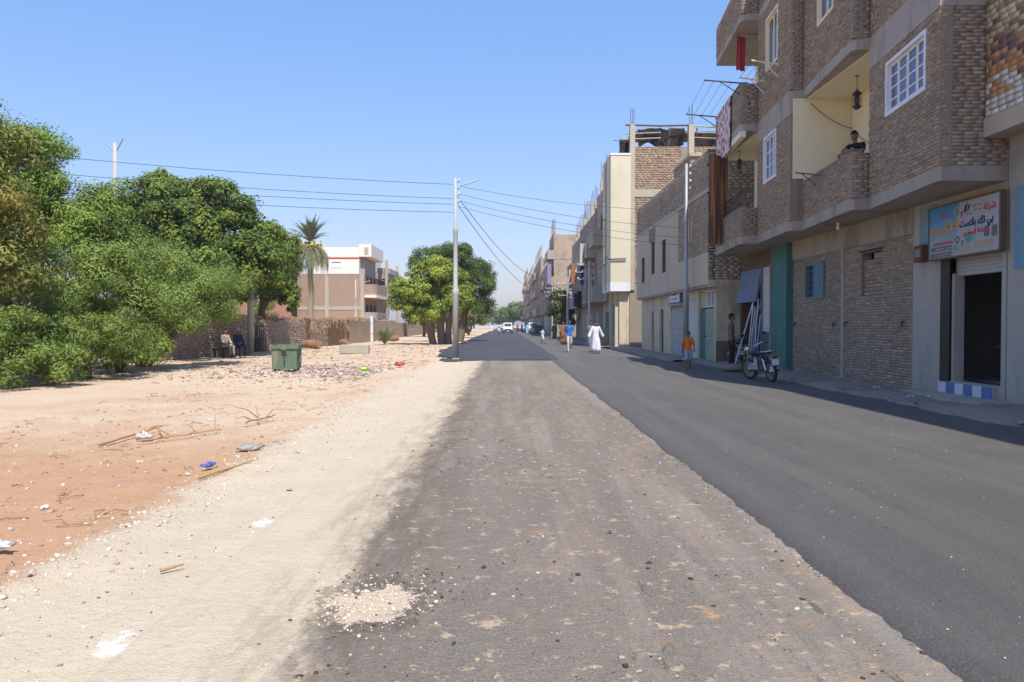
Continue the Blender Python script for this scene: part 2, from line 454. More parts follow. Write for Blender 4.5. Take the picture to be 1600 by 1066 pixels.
def asphalt(name, lo, hi, dust, streak):
    n = N(name); x, y, z = n.xyz()
    st = n.map(n.obj(), (1.6, .05, 1)); st2 = n.map(n.obj(), (3.5, .12, 1), loc=(5, 0, 0))
    g = n.mix(n.noise(.8, 6, .6), lo, hi)
    g = n.mix(n.mr(n.noise(1.5, 6, .6, st), .42, .7, 0, streak), g, dust)
    g = n.mix(n.mr(n.noise(2.2, 7, .7, st2), .5, .68, 0, streak*.6), g, sc(lo, .7))
    g = n.mix(n.mr(n.noise(.3, 7, .7), .48, .66, 0, streak*.9), g, dust)
    for xc in (2.9, 4.55, 5.4):        # wheel tracks polished into the mat
        g = n.mix(n.math('MULTIPLY', n.mr(n.math('ABSOLUTE', n.math('SUBTRACT', x, n.math('ADD', n.math('MULTIPLY', n.noise(.15, 2), 1.2), xc-.6))), .22, .05), .22), g, sc(dust, 1.15))
    g = n.mix(n.mr(n.noise(190, 3, .75), .4, .7, 0, .75), g, sc(hi, 2.0))
    g = n.mix(n.mr(n.noise(130, 3, .75, n.map(n.obj(), loc=(9, 3, 1))), .5, .72, 0, .75), g, sc(lo, .3))
    g = n.mix(n.mr(n.noise(70, 5, .8), .42, .66, 0, .4), g, sc(lo, .45))
    g = n.mix(n.mr(n.noise(48, 6, .8), .6, .67, 0, .75), g, (.42, .39, .34))
    g = n.mix(n.mr(n.noise(6, 9, .82), .66, .72, 0, .6), g, (.32, .28, .23))
    h = n.math('ADD', n.noise(150, 3, .7), n.math('MULTIPLY', n.noise(8, 4), .6))
    return n.done(g, .82, n.bump(h, .9, .015), 0, .3)
m_asph = asphalt('dusty_new_asphalt', (.088, .081, .074), (.126, .116, .105), (.175, .158, .138), .55)
m_asph_blk = asphalt('fresh_black_asphalt', (.045, .046, .053), (.07, .07, .078), (.13, .125, .12), .3)
m_walk = M('pavement_earth', (.27, .225, .18), .95, .25, 1.8, .7, 30, stain=(.15, .125, .105), stain_amt=.5)

def hnoise(x, y, s=1.0, seed=0.0):
    return (np.sin(x*1.7*s+seed)*np.cos(y*1.3*s+seed*1.7) + .5*np.sin(x*3.9*s+y*2.1*s+seed*2.3) + .25*np.sin(x*7.3*s-y*6.1*s+seed))/1.75
def axis(*segs):
    out = []
    for a, b, st_ in segs: out += list(np.arange(a, b, st_))
    return np.array(out+[segs[-1][1]])
def sheet(name, xs, ys, zf, mat, cut=None):
    X, Y = np.meshgrid(xs, ys); Z = zf(X, Y)
    V = np.stack([X, Y, Z], -1).reshape(-1, 3); nx = len(xs)
    i, j = np.meshgrid(np.arange(nx-1), np.arange(len(ys)-1)); a = (j*nx+i).ravel()
    F = np.stack([a, a+1, a+nx+1, a+nx], 1)
    return np_mesh(name, V, F, mat, smooth=True)
def gz(X, Y):
    """dirt relief: gently uneven verge, flat under the road and under walls"""
    m = np.clip((-1.7-X)/.8, 0, 1)*np.clip((260-Y)/150, 0, 1)
    z = m*(.028*hnoise(X, Y, 1.1) + .014*hnoise(X, Y, 3.7, 2.0))
    z += m*.05*np.exp(-((X+2.85+.12*np.sin(Y*1.9))/.22)**2)*(Y < 40)       # ridge where the gravel was pushed aside
    hb = np.clip((Y-20)/3, 0, 1)*np.clip((31-Y)/3, 0, 1)*np.clip((-4.2-X)/1.5, 0, 1)
    z += hb*(.05+.07*hnoise(X, Y, 2.3, 4))                                  # rubbish-strewn hump
    return z - .012
g_ = sheet('ground', axis((-2600, -120, 310), (-120, -24, 6), (-24, -9, .5), (-9, -.5, .09), (-.5, 12, .6), (12, 60, 8), (60, 2600, 420)),
           axis((-60, 1, 6), (1, 14, .12), (14, 45, .35), (45, 120, 3), (120, 300, 20), (300, 5200, 700)), gz, m_dirt)
tag(g_, kind='structure')

def rz_(X, Y):
    e = np.clip((X+1.9)/.9, 0, 1)
    z = .006 + .02*e + .006*hnoise(X, Y, 2.2, 1.0)*e
    d2 = ((X+.72)/.26)**2 + ((Y-4.3)/.40)**2
    z -= .03*np.exp(-d2*1.2)
    return np.where(X < -1.85, -.03, z)
r_ = sheet('worn_road', axis((-1.95, 2.3, .07)), axis((.5, 12, .09), (12, 34.5, .3)), rz_, m_road_old)
tag(r_, kind='structure')

def slab(name, left, right, z, mat, step=.12):
    """raised asphalt mat with a ragged, sloping left edge; left/right are functions of y returning x; ys list"""
    return None
ys_ = axis((.6, 14, .07), (14, 36, .25), (36, 420, 4))
def edge_x(y): 
    return 1.98+.014*np.sin(y*1.1)+.01*np.sin(y*3.7+1)+.006*np.sin(y*11.3)+rng.normal(0, .009, np.shape(y))
def ribbon(name, ys, cols_, mat):
    """cols_: list of (xfun values array, z array) left to right"""
    k = len(cols_); V = np.stack([np.stack([c[0], ys, c[1]], -1) for c in cols_], 1).reshape(-1, 3)
    i, j = np.meshgrid(np.arange(k-1), np.arange(len(ys)-1)); a = (j*k+i).ravel()
    return np_mesh(name, V, np.stack([a, a+1, a+k+1, a+k], 1), mat)
ex = edge_x(ys_); one = np.ones_like(ys_)
rightx = np.where(ys_ < 32.5, 7.62, np.where(ys_ < 47, 7.1, 6.6))
asp = ribbon('new_asphalt_lane', ys_, [(ex-.05, one*.0), (ex-.012+rng.normal(0, .008, ys_.shape), one*.045), (ex+.06, one*.066), (ex+.3, one*.07), (ex*0+4.5, one*.075), (rightx, one*.06)], m_asph)
tag(asp, kind='structure')
yb = axis((33.4, 60, .5), (60, 420, 6)); ob = np.ones_like(yb)
lx = np.where(yb < 46, -2.75-(yb-33.4)*.085, -3.85)
lx = lx + .1*np.sin(yb*.9)
blk = ribbon('black_asphalt_lane', yb, [(lx-.08, ob*-.02), (lx, ob*.05), (ob*-1.0, ob*.07), (ob*1.2, ob*.082), (ob*2.3, ob*.079)], m_asph_blk)
# front lip of the fresh mat
tag(blk, kind='structure')
lip = MB(); xs = np.linspace(lx[0], 2.0, 40); yj = 33.4+rng.normal(0, .05, 40)
lip.add([(a, 33.25+b-33.4, 0.0) for a, b in zip(xs, yj)]+[(a, 33.42, .0785 if a > -1 else .06) for a in xs], [(i, i+1, 41+i, 40+i) for i in range(39)])
tag(lip.build('asphalt_lip', m_asph_blk), kind='structure')

# pavement strip along the right-hand houses, broken edge
yw = axis((3, 32, .2)); kx = 7.5+.07*np.sin(yw*1.3)+.06*np.sin(yw*4.1)+rng.normal(0, .03, yw.shape)
zw = .13+.025*np.sin(yw*2.1)+rng.normal(0, .012, yw.shape)
pv = ribbon('pavement', yw, [(kx-.1+rng.normal(0, .03, yw.shape), yw*0+.02), (kx, zw), (kx+.35, zw+.03+rng.normal(0, .012, yw.shape)), (kx+.8, zw+.06), (yw*0+9.0, yw*0+.2)], m_walk)
tag(pv, kind='structure')
yw = axis((31.6, 50, .5)); kx = 6.85+.1*np.sin(yw*1.1)
pv = ribbon('pavement', yw, [(kx-.15, yw*0+.03), (kx, yw*0+.13), (kx+.5, yw*0+.15), (yw*0+8.3, yw*0+.16)], m_walk)
tag(pv, kind='structure')
yw = axis((50, 400, 10)); kx = 6.0+0*yw
pv = ribbon('pavement', yw, [(kx-.15, yw*0+.03), (kx, yw*0+.13), (kx+1, yw*0+.15), (yw*0+9, yw*0+.16)], m_walk)
tag(pv, kind='structure')
# ------------------------------------------------------------------ text helper (visual-order presentation forms for joined script)
def text_mesh(name, body, size, mat, parent, M4, align='CENTER', bold=0.0, xs=1.0):
    cu = bpy.data.curves.new(name, 'FONT'); cu.body = body; cu.size = size; cu.align_x = align; cu.align_y = 'CENTER'
    cu.offset = bold; cu.extrude = 0.002
    to = bpy.data.objects.new(name, cu); COL.objects.link(to)
    dg = bpy.context.evaluated_depsgraph_get(); me = bpy.data.meshes.new_from_object(to.evaluated_get(dg))
    bpy.data.objects.remove(to)
    me.transform(M4 @ Matrix.Diagonal((xs, 1, 1, 1))); me.materials.clear(); me.materials.append(mat)
    o = bpy.data.objects.new(name, me); return link(o, parent)

# ================================================================== building A: brick house with balconies and shop
A = thing('brick_apartment_house', 'raw grey-brown brick apartment house with stepped bays, cream balcony recess and shop doorway', 'house', (8.7, 21, 0))
PAL_A = [(.30, .24, .19), (.27, .215, .175), (.33, .27, .215), (.25, .2, .165), (.31, .235, .18), (.29, .25, .21)]
XF = 8.7
def Tst(x, y): return frame((x, y, 0), (0, 1, 0))      # street-facing plane, local x runs away along the street
Tg = Tst(XF, 0)
win_hole = (21.2, 22.6, 2.28, 3.3); bricked = (17.95, 19.05, 2.25, 3.3)
wall('ground_wall', Tg, 16.6, 23.6, 0, 3.5, m_mortar, A, [win_hole, (bricked[0], bricked[1], bricked[2], bricked[3])], .25)
lst = brick_arrays(Tg, 16.62, 23.58, .1, 3.5, [win_hole, bricked, (20.0, 20.17, 0, 3.5)], pal=PAL_A, bl=.235, bh=.053, jt=.012)
lst += brick_arrays(Tg, bricked[0]+.03, bricked[1]-.03, bricked[2]+.02, 3.05, pal=PAL_A, y0=-.07, bl=.22, bh=.07, jt=.02, miss=.06, jit=.014)
lst_ground = lst
mb = MB(); mb.box((bricked[0], -.2, bricked[2]), (bricked[1], -.085, 3.12), T=Tg); mb.build('infill_backing', m_mortar, A)
mb = MB(); mb.box((bricked[0]-.04, -.1, 3.3), (bricked[1]+.05, .03, 3.36), T=Tg); mb.build('lintel', m_dark, A)
mb = MB(); mb.box((bricked[0]+.15, -.16, 3.13), (bricked[1]-.45, -.1, 3.27), T=Tg); mb.build('vent_pane', m_bluepane, A)
mb = MB(); mb.box((20.01, -.1, .1), (20.16, .022, 3.5), T=Tg); mb.build('concrete_post', m_conc, A)
mb = MB(); mb.box((16.6, -.25, 3.5), (23.6, .03, 4.05), T=Tg); mb.build('ring_beam', m_soffit, A)
for y in (23.3, 20.5, 19.8, 16.95):      # iron stubs left in the wall
    mb = MB(); mb.tube([Tg @ Vector((y, .0, 1.62)), Tg @ Vector((y, .07, 1.62)), Tg @ Vector((y, .075, 1.5))], .022, 6); mb.build('iron_stub', m_iron, A)
# blue shuttered window
sh = MB(); a, b, c, d = win_hole
for q in ((a, a+.07, c, d), (b-.07, b, c, d), (a+.07, b-.07, c, c+.07), (a+.07, b-.07, d-.07, d), ((a+b)/2-.03, (a+b)/2+.03, c+.07, d-.07)):
    sh.box((q[0], -.12, q[2]), (q[1], .03, q[3]), T=Tg)
wf = sh.build('window', m_bluewood, A)
mb = MB(); mb.box((a+.07, -.11, c+.07), (b-.07, -.09, d-.07), T=Tg); mb.build('pane', m_glass, wf)
for k, z in enumerate(np.linspace(c+.2, d-.2, 4)):
    mb = MB(); mb.tube([Tg @ Vector((a+.05, -.03, z)), Tg @ Vector((b-.05, -.03, z))], .012, 6); mb.build('window_bar', m_bluewood, wf)
for u, ang in ((a, 1),):
    Ts = Tg @ Matrix.Translation((u, .03, c)) @ Matrix.Rotation(R(ang if u == a else 180-ang), 4, 'Z')
    mb = MB(); mb.box((0, 0, 0), (.07, .035, d-c), T=Ts); mb.box((.6, 0, 0), (.67, .035, d-c), T=Ts); mb.box((.07, 0, 0), (.6, .035, .07), T=Ts); mb.box((.07, 0, d-c-.07), (.6, .035, d-c), T=Ts); mb.box((.07, .008, .07), (.6, .026, d-c-.07), T=Ts)
    shp = mb.build('shutter', m_bluewood, wf)

# shop wall with doorway
door = (13.62, 15.2, .46, 2.95)
wall('shop_wall', Tg, 13.5, 16.6, 0, 4.05, m_plaster, A, [door], .25, .012)
m_bluewash = M('faded_blue_wash', (.17, .29, .38), .85, .2, 1.5, .2, 30, stain=(.34, .33, .3), stain_amt=.8, stain_scale=1.6)
mb = MB(); mb.box((15.65, .0, 2.9), (16.35, .0155, 4.0), T=Tg); mb.build('blue_painted_panel', m_bluewash, A)
mb = MB(); mb.box((15.2, -.1, .2), (15.52, .03, 2.95), T=Tg); mb.build('door_jamb', m_dark, A)
mb = MB(); mb.box((15.12, -.22, .46), (15.2, -.02, 2.55), T=Tg); mb.build('door_frame', m_plaster, A)
def shutter_mesh(T, u0, u1, z0, z1, mat, name, parent, pitch=.085, dep=.02, col2=None, y=0.0):
    mb = MB(); z = z0
    while z < z1-.001:
        h = min(pitch, z1-z)
        p = [(y, z), (y+dep, z+h*.25), (y+dep, z+h*.7), (y+.002, z+h*.97)]
        for (y0, za), (y1, zb) in zip(p, p[1:]+[(y, z+h)]):
            mb.add([T @ Vector(q) for q in ((u0, y0, za), (u1, y0, za), (u1, y1, zb), (u0, y1, zb))], [(3, 2, 1, 0)], 0 if not col2 or z > col2 else 1)
        z += h
    mb.box((u0, y-.04, z0), (u1, y-.006, z1), T=T)
    return mb.build(name, mat, parent)
shutter_mesh(Tg, 13.63, 15.18, 2.5, 2.95, m_shutter, 'roller_shutter', A, .075, .015, y=-.12)
# step with blue and white tiles
m_tile_b = M('blue_tile', (.1, .17, .36), .35, .12, 4, .05, 30); m_tile_w = M('white_tile', (.55, .57, .6), .35, .1, 4, .05, 30)
mb = MB(); mb.box((13.7, -.6, 0), (15.45, .1, .44), T=Tg); st_ = mb.build('door_step', m_conc, A)
for i in range(6):
    mb = MB(); u = 13.72+i*.285
    mb.box((u, .1, .17), (u+.275, .113, .44), T=Tg); mb.build('tile', m_tile_b if i % 2 == 0 else m_tile_w, st_)
mb = MB(); mb.box((13.2, .12, .1), (15.9, .62, .235), T=Tg); mb.build('threshold_slab', m_conc, A)
# dark shop room
m_room = M('shop_room_paint', (.17, .15, .13), .9, .15, 1, .1, 20)
mb = MB(); mb.box((8.96, 13.55, .3), (12.2, 16.6, .44)); mb.build('shop_floor', m_conc, A)
mb = MB(); mb.box((12.2, 13.3, .3), (12.4, 16.8, 4.05)); mb.box((8.96, 16.45, .44), (12.2, 16.6, 4.05)); mb.box((8.96, 13.5, .44), (12.2, 13.65, 4.05)); mb.build('room_wall', m_room, A)
desk = thing('counter_desk', 'dark wooden counter desk standing inside the open shop doorway', 'desk', (9.9, 14.6, .44))
mb = MB(); mb.box((9.65, 14.0, 1.1), (10.2, 15.3, 1.15)); mb.build('top', m_brown, desk)
mb = MB(); mb.box((9.7, 14.05, .44), (9.74, 15.25, 1.1)); mb.box((9.74, 14.05, .44), (10.15, 14.09, 1.1)); mb.box((9.74, 15.21, .44), (10.15, 15.25, 1.1)); mb.build('panel', m_dark, desk)

# teal column and shop shutters
mb = MB(); mb.box((23.6, -.2, .05), (24.95, .2, 4.05), T=Tg); mb.build('teal_column', m_teal, A)
m_sh2 = [m_shutter_w, m_shutter]
shutter_mesh(Tg, 24.98, 26.3, .15, 3.5, [m_shutter_w, M('grey_green_shutter', (.13, .15, .15), .55, .15, 2, .1, 30)], 'roller_shutter', A, .09, .02, col2=1.25, y=.0)
mb = MB(); mb.box((26.3, -.1, .1), (26.42, .06, 3.6), T=Tg); mb.build('shutter_post', m_bluewood, A)
Ta = Tg @ Matrix.Translation((0, .22, 2.35)) @ Matrix.Rotation(R(10), 4, 'X')
shutter_mesh(Ta, 26.42, 28.6, 0, 1.35, m_shutter_b, 'awning_shutter', A, .09, .022)
mb = MB(); mb.box((26.42, -1.3, .1), (28.6, -1.25, 3.6), T=Tg); mb.box((28.6, -1.3, .1), (28.75, .05, 3.6), T=Tg); mb.build('recess_wall', m_brown, A)
mb = MB(); mb.box((26.4, -1.3, 3.5), (28.75, .05, 4.05), T=Tg); mb.box((24.95, -.2, 3.5), (26.4, .05, 4.05), T=Tg); mb.build('shop_beam', m_brown, A)

# ---- upper floors: four stepped bays
F1, F2, F3, TOP = 4.05, 7.5, 10.86, 13.3
BAYS = [((7.5, 13.5), (7.86, 16.9)), ((7.5, 16.9), (7.83, 20.6)), ((7.5, 20.6), (7.73, 24.0)), ((7.22, 24.0), (7.58, 28.2))]
def bayT(i):
    (xa, ya), (xb, yb) = BAYS[i]
    return frame((xa, ya, 0), (xb-xa, yb-ya, 0)), math.hypot(xb-xa, yb-ya)
outline = []
for i, (p, q) in enumerate(BAYS):
    xa, ya = p; xb, yb = q
    outline += [(xa+.22, ya-.0), (xa+.07, ya+.03), (xa, ya+.14), (xb-.035, yb-.32), (xb, yb-.003)] if i else [(xa+.03, ya), (xa, ya+.06), (xb-.035, yb-.32), (xb, yb-.003)]
outline += [(9.3, 28.2)]
for z0, z1, nm in ((F1, F1+.26, 'floor_slab'), (F2, F2+.24, 'floor_slab'), (F3, F3+.22, 'floor_slab')):
    mb = MB(); mb.prism([(9.4, 28.2)]+outline[::-1][1:]+[(9.4, 13.5)], z0, z1)
    mb.build(nm, m_soffit if z0 == F1 else m_conc, A)
# solid core behind the bays
mb = MB(); mb.box((9.1, 13.52, F1+.26), (17, 20.55, TOP)); mb.box((9.1, 20.85, F1+.26), (17, 28.6, TOP)); mb.box((9.3, 20.55, F1+.26), (17, 20.85, TOP)); mb.build('core_wall', m_cream, A)
mb = MB(); mb.box((12.4, 13.5, 0), (17, 28.7, F1+.26)); mb.box((9.4, 13.5, F1), (12.4, 28.2, F1+.262)); mb.box((10.1, 16.8, 0), (12.4, 26.3, F1)); mb.box((8.45, 24.95, .1), (8.7, 24.98, 3.5)); mb.build('rear_wall', m_conc, A)
allb = []; holes1 = (.55, 2.45, 5.78, 6.87)
B_T = [bayT(i) for i in range(4)]
def bay_wall(i, z0, z1, holes=(), back=.2, u0=0, u1=None):
    T, L = B_T[i]; u1 = u1 or L
    wall('bay_wall', T, u0, u1, z0, z1, m_mortar, A, holes, back, -.004)
    allb.extend(brick_arrays(T, u0+.01, u1-.01, z0+.01, z1, holes, pal=PAL_A, bl=.235, bh=.053, jt=.012, proud=(.004, .022)))
def beam(i, z0, z1, front=.016):
    T, L = B_T[i]; mb = MB(); mb.box((0.003, -.18, z0), (L-.003, front, z1), T=T); mb.build('ring_beam', m_conc, A)
bay_wall(0, F1+.26, 7.05, [holes1]); beam(0, 7.05, F2); bay_wall(0, F2+.24, F3); bay_wall(0, F3+.22, TOP)
bay_wall(1, F1+.26, 5.28); bay_wall(1, F2+.24, F3, [(1.3, 2.5, 8.9, 10.2)]); bay_wall(1, F3+.22, TOP)
h3 = (1.3, 2.65, 5.72, 7.08); h3b = (1.2, 2.45, 8.95, 10.5)
bay_wall(2, F1+.26, 7.1, [h3]); beam(2, 7.1, F2); bay_wall(2, F2+.24, F3, [h3b]); bay_wall(2, F3+.22, TOP)
bay_wall(3, F1+.26, 5.15); bay_wall(3, F2+.24, 8.95); bay_wall(3, F3+.22, 12.2)
# returns of the steps, facing the near end of the street
def ret(x0, x1, y, z0, z1, plain=False, th=.2):
    T = frame((x1, y, 0), (-1, 0, 0)); L = x1-x0
    wall('return_wall', T, 0, L, z0, z1, m_mortar, A, (), th, -.004)
    if not plain: allb.extend(brick_arrays(T, .005, L-.005, z0+.01, z1, pal=PAL_A, bl=.235, bh=.053, jt=.012))
ret(7.52, 9.3, 13.5, F1+.26, 7.05); ret(7.52, 9.3, 13.5, F2+.24, TOP)
mb = MB(); mb.box((7.52, 13.485, 7.05), (9.3, 13.7, F2+.0)); mb.build('ring_beam', m_conc, A)
ret(7.5, 7.88, 16.9, F1+.26, 5.28); ret(7.5, 7.88, 16.9, F2+.24, TOP)
ret(7.5, 7.85, 20.6, F1+.26, F2, True, .25); ret(7.5, 7.85, 20.6, F2+.24, TOP)
ret(7.22, 7.75, 24.0, F1+.26, 5.15); ret(7.22, 7.75, 24.0, F2+.24, 8.95); ret(7.22, 7.75, 24.0, F3+.22, 12.2)
# bay side walls that close the rooms
mb = MB(); mb.box((7.9, 16.7, F1+.26), (9.1, 16.9, F2)); mb.build('recess_side_wall', m_cream, A)
mb = MB(); mb.box((7.56, 20.56, 5.4), (9.1, 20.76, F2)); mb.box((7.86, 20.55, F1+.26), (9.1, 20.6, 5.4)); mb.build('recess_side_wall', m_cream, A)
mb = MB(); mb.box((7.78, 23.8, F1+.26), (9.1, 23.995, TOP)); mb.build('recess_side_wall', m_cream, A)
mb = MB(); mb.box((7.9, 16.91, F2-.03), (9.09, 20.55, F2-.003)); mb.build('recess_ceiling', m_cream, A)
mb = MB(); mb.box((7.75, 24.01, F2-.03), (9.09, 28.15, F2-.003)); mb.build('recess_ceiling', m_cream, A)
T4, L4 = B_T[3]
mb = MB(); mb.box((0, -.15, F2-.18), (L4, .02, F2-.002), T=T4); mb.build('painted_fascia', m_cream, A)
# coping on the parapets
T2, L2 = B_T[1]
mb = MB(); mb.box((0, -.2, 5.28), (L2, .03, 5.315), T=T2); mb.build('parapet_coping', m_mortar, A)
for z in (8.95, 5.15):
    mb = MB(); mb.box((0, -.2, z), (L4, .03, z+.035), T=T4); mb.build('parapet_coping', m_mortar, A)
# individual bricks: bay beside the shop (largest in view); the rest joined
near = sorted(range(len(allb)), key=lambda i: (allb[i][0].mean(0)[2] > 7.05, allb[i][0].mean(0)[1]))
sel = set(near[:300])
brick_parts([allb[i] for i in sel], m_brick, A)
brick_stuff('upper_brickwork', [b for i, b in enumerate(allb) if i not in sel], m_brick, A)
brick_stuff('ground_brickwork', lst_ground, m_brick, A)

# windows
def sash_window(T, h, parent, leaves, mat=m_white, pane=m_bluepane, open_deg=0, y=-.06, rows=4):
    a, b, c, d = h; fr = MB(); f = .07
    for q in ((a, a+f, c, d), (b-f, b, c, d), (a+f, b-f, c, c+f), (a+f, b-f, d-f, d)): fr.box((q[0], y-.06, q[2]), (q[1], .03, q[3]), T=T)
    wn = fr.build('window', mat, parent)
    wd = (b-a-2*f)/leaves
    for i in range(leaves):
        u = a+f+i*wd; mb = MB(); s_ = .05
        od = open_deg*(1 if i % 2 == 0 else -1)
        Ts = T @ Matrix.Translation((u if i % 2 == 0 else u+wd, y, c+f)) @ Matrix.Rotation(R(od), 4, 'Z') @ Matrix.Translation((0 if i % 2 == 0 else -wd, 0, 0))
        H = d-c-2*f
        for q in ((.01, s_, 0, H), (wd-s_, wd-.01, 0, H), (s_, wd-s_, 0, s_*1.3), (s_, wd-s_, H-s_, H)): mb.box((q[0], -.02, q[2]), (q[1], .022, q[3]), T=Ts)
        for k in range(1, rows): mb.box((s_, -.015, H*k/rows-.015), (wd-s_, .018, H*k/rows+.015), T=Ts)
        sa = mb.build('sash', mat, wn)
        mb = MB(); mb.box((s_, -.006, s_), (wd-s_, .004, H-s_), T=Ts); mb.build('pane', pane, sa)
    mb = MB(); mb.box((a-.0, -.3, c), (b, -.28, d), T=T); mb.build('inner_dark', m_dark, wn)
    return wn
sash_window(B_T[0][0], holes1, A, 4)
sash_window(B_T[2][0], h3, A, 3, open_deg=0, rows=3)
sash_window(B_T[2][0], h3b, A, 2, mat=m_cream, pane=m_glass, rows=1)
sash_window(B_T[1][0], (1.3, 2.5, 8.9, 10.2), A, 2, mat=m_cream, pane=m_glass, rows=1)
# railing on the far balcony
rl = MB()
for z in (5.32, 5.72): rl.tube([T4 @ Vector((0.1, -.08, z)), T4 @ Vector((L4-.05, -.08, z))], .018, 6)
for k in range(26): rl.tube([T4 @ Vector((.1+k*.16, -.08, 5.17)), T4 @ Vector((.1+k*.16, -.08, 5.72))], .009, 5)
rl.build('railing', m_iron, A)
# bits on the house: lamps, drying racks, cloths -------------------------------------------------
def lantern(loc, label, s=1.0):
    t = thing('hanging_lantern', label, 'lantern', loc)
    mb = MB(); mb.tube([(0, 0, .0), (0, 0, -.28*s)], .008, 5); mb.tube([(-.05, 0, -.004), (.05, 0, -.004)], .02, 6); mb.build('chain', m_iron, t, True)
    mb = MB(); mb.lathe([(.01, -.27*s), (.035*s, -.31*s), (.1*s, -.37*s), (.085*s, -.385*s)], 8); mb.lathe([(.08*s, -.62*s), (.09*s, -.64*s), (.05*s, -.68*s), (.01, -.7*s)], 8)
    for k in range(8):
        a_ = k*math.pi/4; mb.tube([(.08*s*math.cos(a_), .08*s*math.sin(a_), -.385*s), (.085*s*math.cos(a_), .085*s*math.sin(a_), -.62*s)], .008, 4)
    mb.build('cage', m_iron, t, True)
    mb = MB(); mb.lathe([(.055*s, -.39*s), (.06*s, -.5*s), (.055*s, -.62*s)], 8); mb.build('glass', m_glass, t, True)
    return t
lantern((8.35, 18.6, F2-.03), 'dark iron lantern hanging in the cream balcony recess above the leaning boy', 1.15)
lantern((7.95, 26.6, F2-.03), 'small iron lantern hanging under the far corner balcony beside the brown curtain', .9)
def cloth(name, label, cat, T, w, h, mat, folds=4, amp=.05, taper=0.0, group=None, n=18, k=12):
    V = []; F = []
    for j in range(k+1):
        for i in range(n+1):
            u = i/n; v = j/k; ww = w*(1-taper*v)
            V.append(T @ Vector(((u-.5)*ww, amp*math.sin(u*folds*2*math.pi+v*1.3)*(.3+.7*v)+.01, -v*h)))
    for j in range(k):
        for i in range(n): F.append((j*(n+1)+i, j*(n+1)+i+1, (j+1)*(n+1)+i+1, (j+1)*(n+1)+i))
    mb = MB(); mb.add(V, F, 0, True); back = [p+Vector((.006, .004, 0)) for p in V]; mb.add(back, [f[::-1] for f in F], 0, True)
    o = mb.build(name, mat); return tag(o, label, cat, group)
n = N('red_white_carpet'); v_ = n.vor(5.5, n.map(n.obj(), (1, 1, .75)), 'F1'); 
m_carpet = n.done(n.mix(n.mr(v_, .36, .44), (.36, .035, .05), n.mix(n.mr(n.vor(16), .2, .3), (.5, .08, .09), (.66, .6, .58))), .95)
n = N('brown_curtain_cloth'); x, y, z = n.xyz()
m_curtain = n.done(n.mix(n.mr(n.noise(3.2, 4, .6, n.map(n.obj(), (3, 3, .12))), .4, .6), (.13, .06, .035), (.36, .17, .08)), .9)
m_redcloth = M('red_cloth', (.5, .06, .07), .9, .25, 5, .1, 20)
Tc = T4 @ Matrix.Translation((2.5, .05, 8.98))
cloth('hanging_carpet', 'red and white patterned carpet hung over the upper balcony parapet', 'carpet', Tc, 2.3, 1.75, m_carpet, 2, .02)
Tc = T4 @ Matrix.Translation((2.9, .12, F2-.12)) @ Matrix.Rotation(R(-48), 4, 'Z')
cloth('balcony_curtain', 'long brown striped curtain hanging over the corner balcony railing', 'curtain', Tc, .95, 3.05, m_curtain, 4, .14, .15)
Tc = T4 @ Matrix.Translation((1.2, -.25, F3-.05)) @ Matrix.Rotation(R(-50), 4, 'Z')
cloth('red_cloth', 'red printed cloth hanging under the topmost corner balcony', 'cloth', Tc, .42, 1.1, m_redcloth, 2, .04)
def rack(T, w, out, label, kind='wooden'):
    t = thing('drying_rack', label, 'drying rack', T.to_translation())
    for u in (-w/2, w/2):
        mb = MB(); mb.tube([T @ Vector((u, 0, 0)), T @ Vector((u, out, .12))], .022, 6); mb.tube([T @ Vector((u, .01, -.35)), T @ Vector((u, out*.55, .05))], .014, 6); mb.build('bracket', m_iron if kind == 'iron' else m_cream, t)
    for k in range(4):
        y = out*(.25+.24*k); mb = MB(); mb.tube([T @ Vector((-w/2, y, y/out*.12)), T @ Vector((w/2, y, y/out*.12))], .006, 4); mb.build('line', m_wire, t)
rack(T4 @ Matrix.Translation((L4/2, 0, 9.0)), L4-.3, 1.1, 'iron drying rack with washing lines over the carpet balcony', 'iron')
rack(B_T[2][0] @ Matrix.Translation((1.8, .02, 8.75)), 1.5, .75, 'pale wooden drying rack below the cream framed window')
Tb = T2 @ Matrix.Translation((2.6, .0, 5.2))
mb = MB(); mb.tube([Tb @ Vector((-.55, .05, -.02)), Tb @ Vector((-.2, .55, .12))], .02, 6); mb.tube([Tb @ Vector((-.2, .05, -.2)), Tb @ Vector((-.3, .4, .06))], .014, 5); mb.build('pole_stub', m_brown, A)
# bulb under the slab
lb = thing('bulb_fitting', 'white lamp bulb fixed under the first floor slab above the brick wall', 'lamp', (8.1, 19.0, F1))
mb = MB(); mb.lathe([(.04, 0), (.045, -.06), (.03, -.08)], 10); mb.build('socket', m_white, lb, True)
mb = MB(); mb.ell((0, 0, -.13), (.05, .05, .06)); mb.build('bulb', m_white, lb, True)
# loose cable in the recess and on the wall
def cable(pts, sag, r=.008, name='cable', label=None, cat='cable', mat=None, parent=None, n=14, group=None):
    P = []
    for a, b in zip(pts, pts[1:]):
        a = Vector(a); b = Vector(b)
        for i in range(n+(b == Vector(pts[-1]))):
            t = i/n; p = a.lerp(b, t); p.z -= sag*4*t*(1-t); P.append(p)
    mb = MB(); mb.tube(P, r, 5); o = mb.build(name, mat or m_wire, parent)
    if label: tag(o, label, cat, group)
    return o
cable([(8.0, 20.5, 7.35), (9.08, 20.5, 6.7)], .1, .01, parent=A, mat=m_brown)
cable([(9.08, 20.4, 6.6), (9.05, 17.0, 5.5)], .3, .007, parent=A)
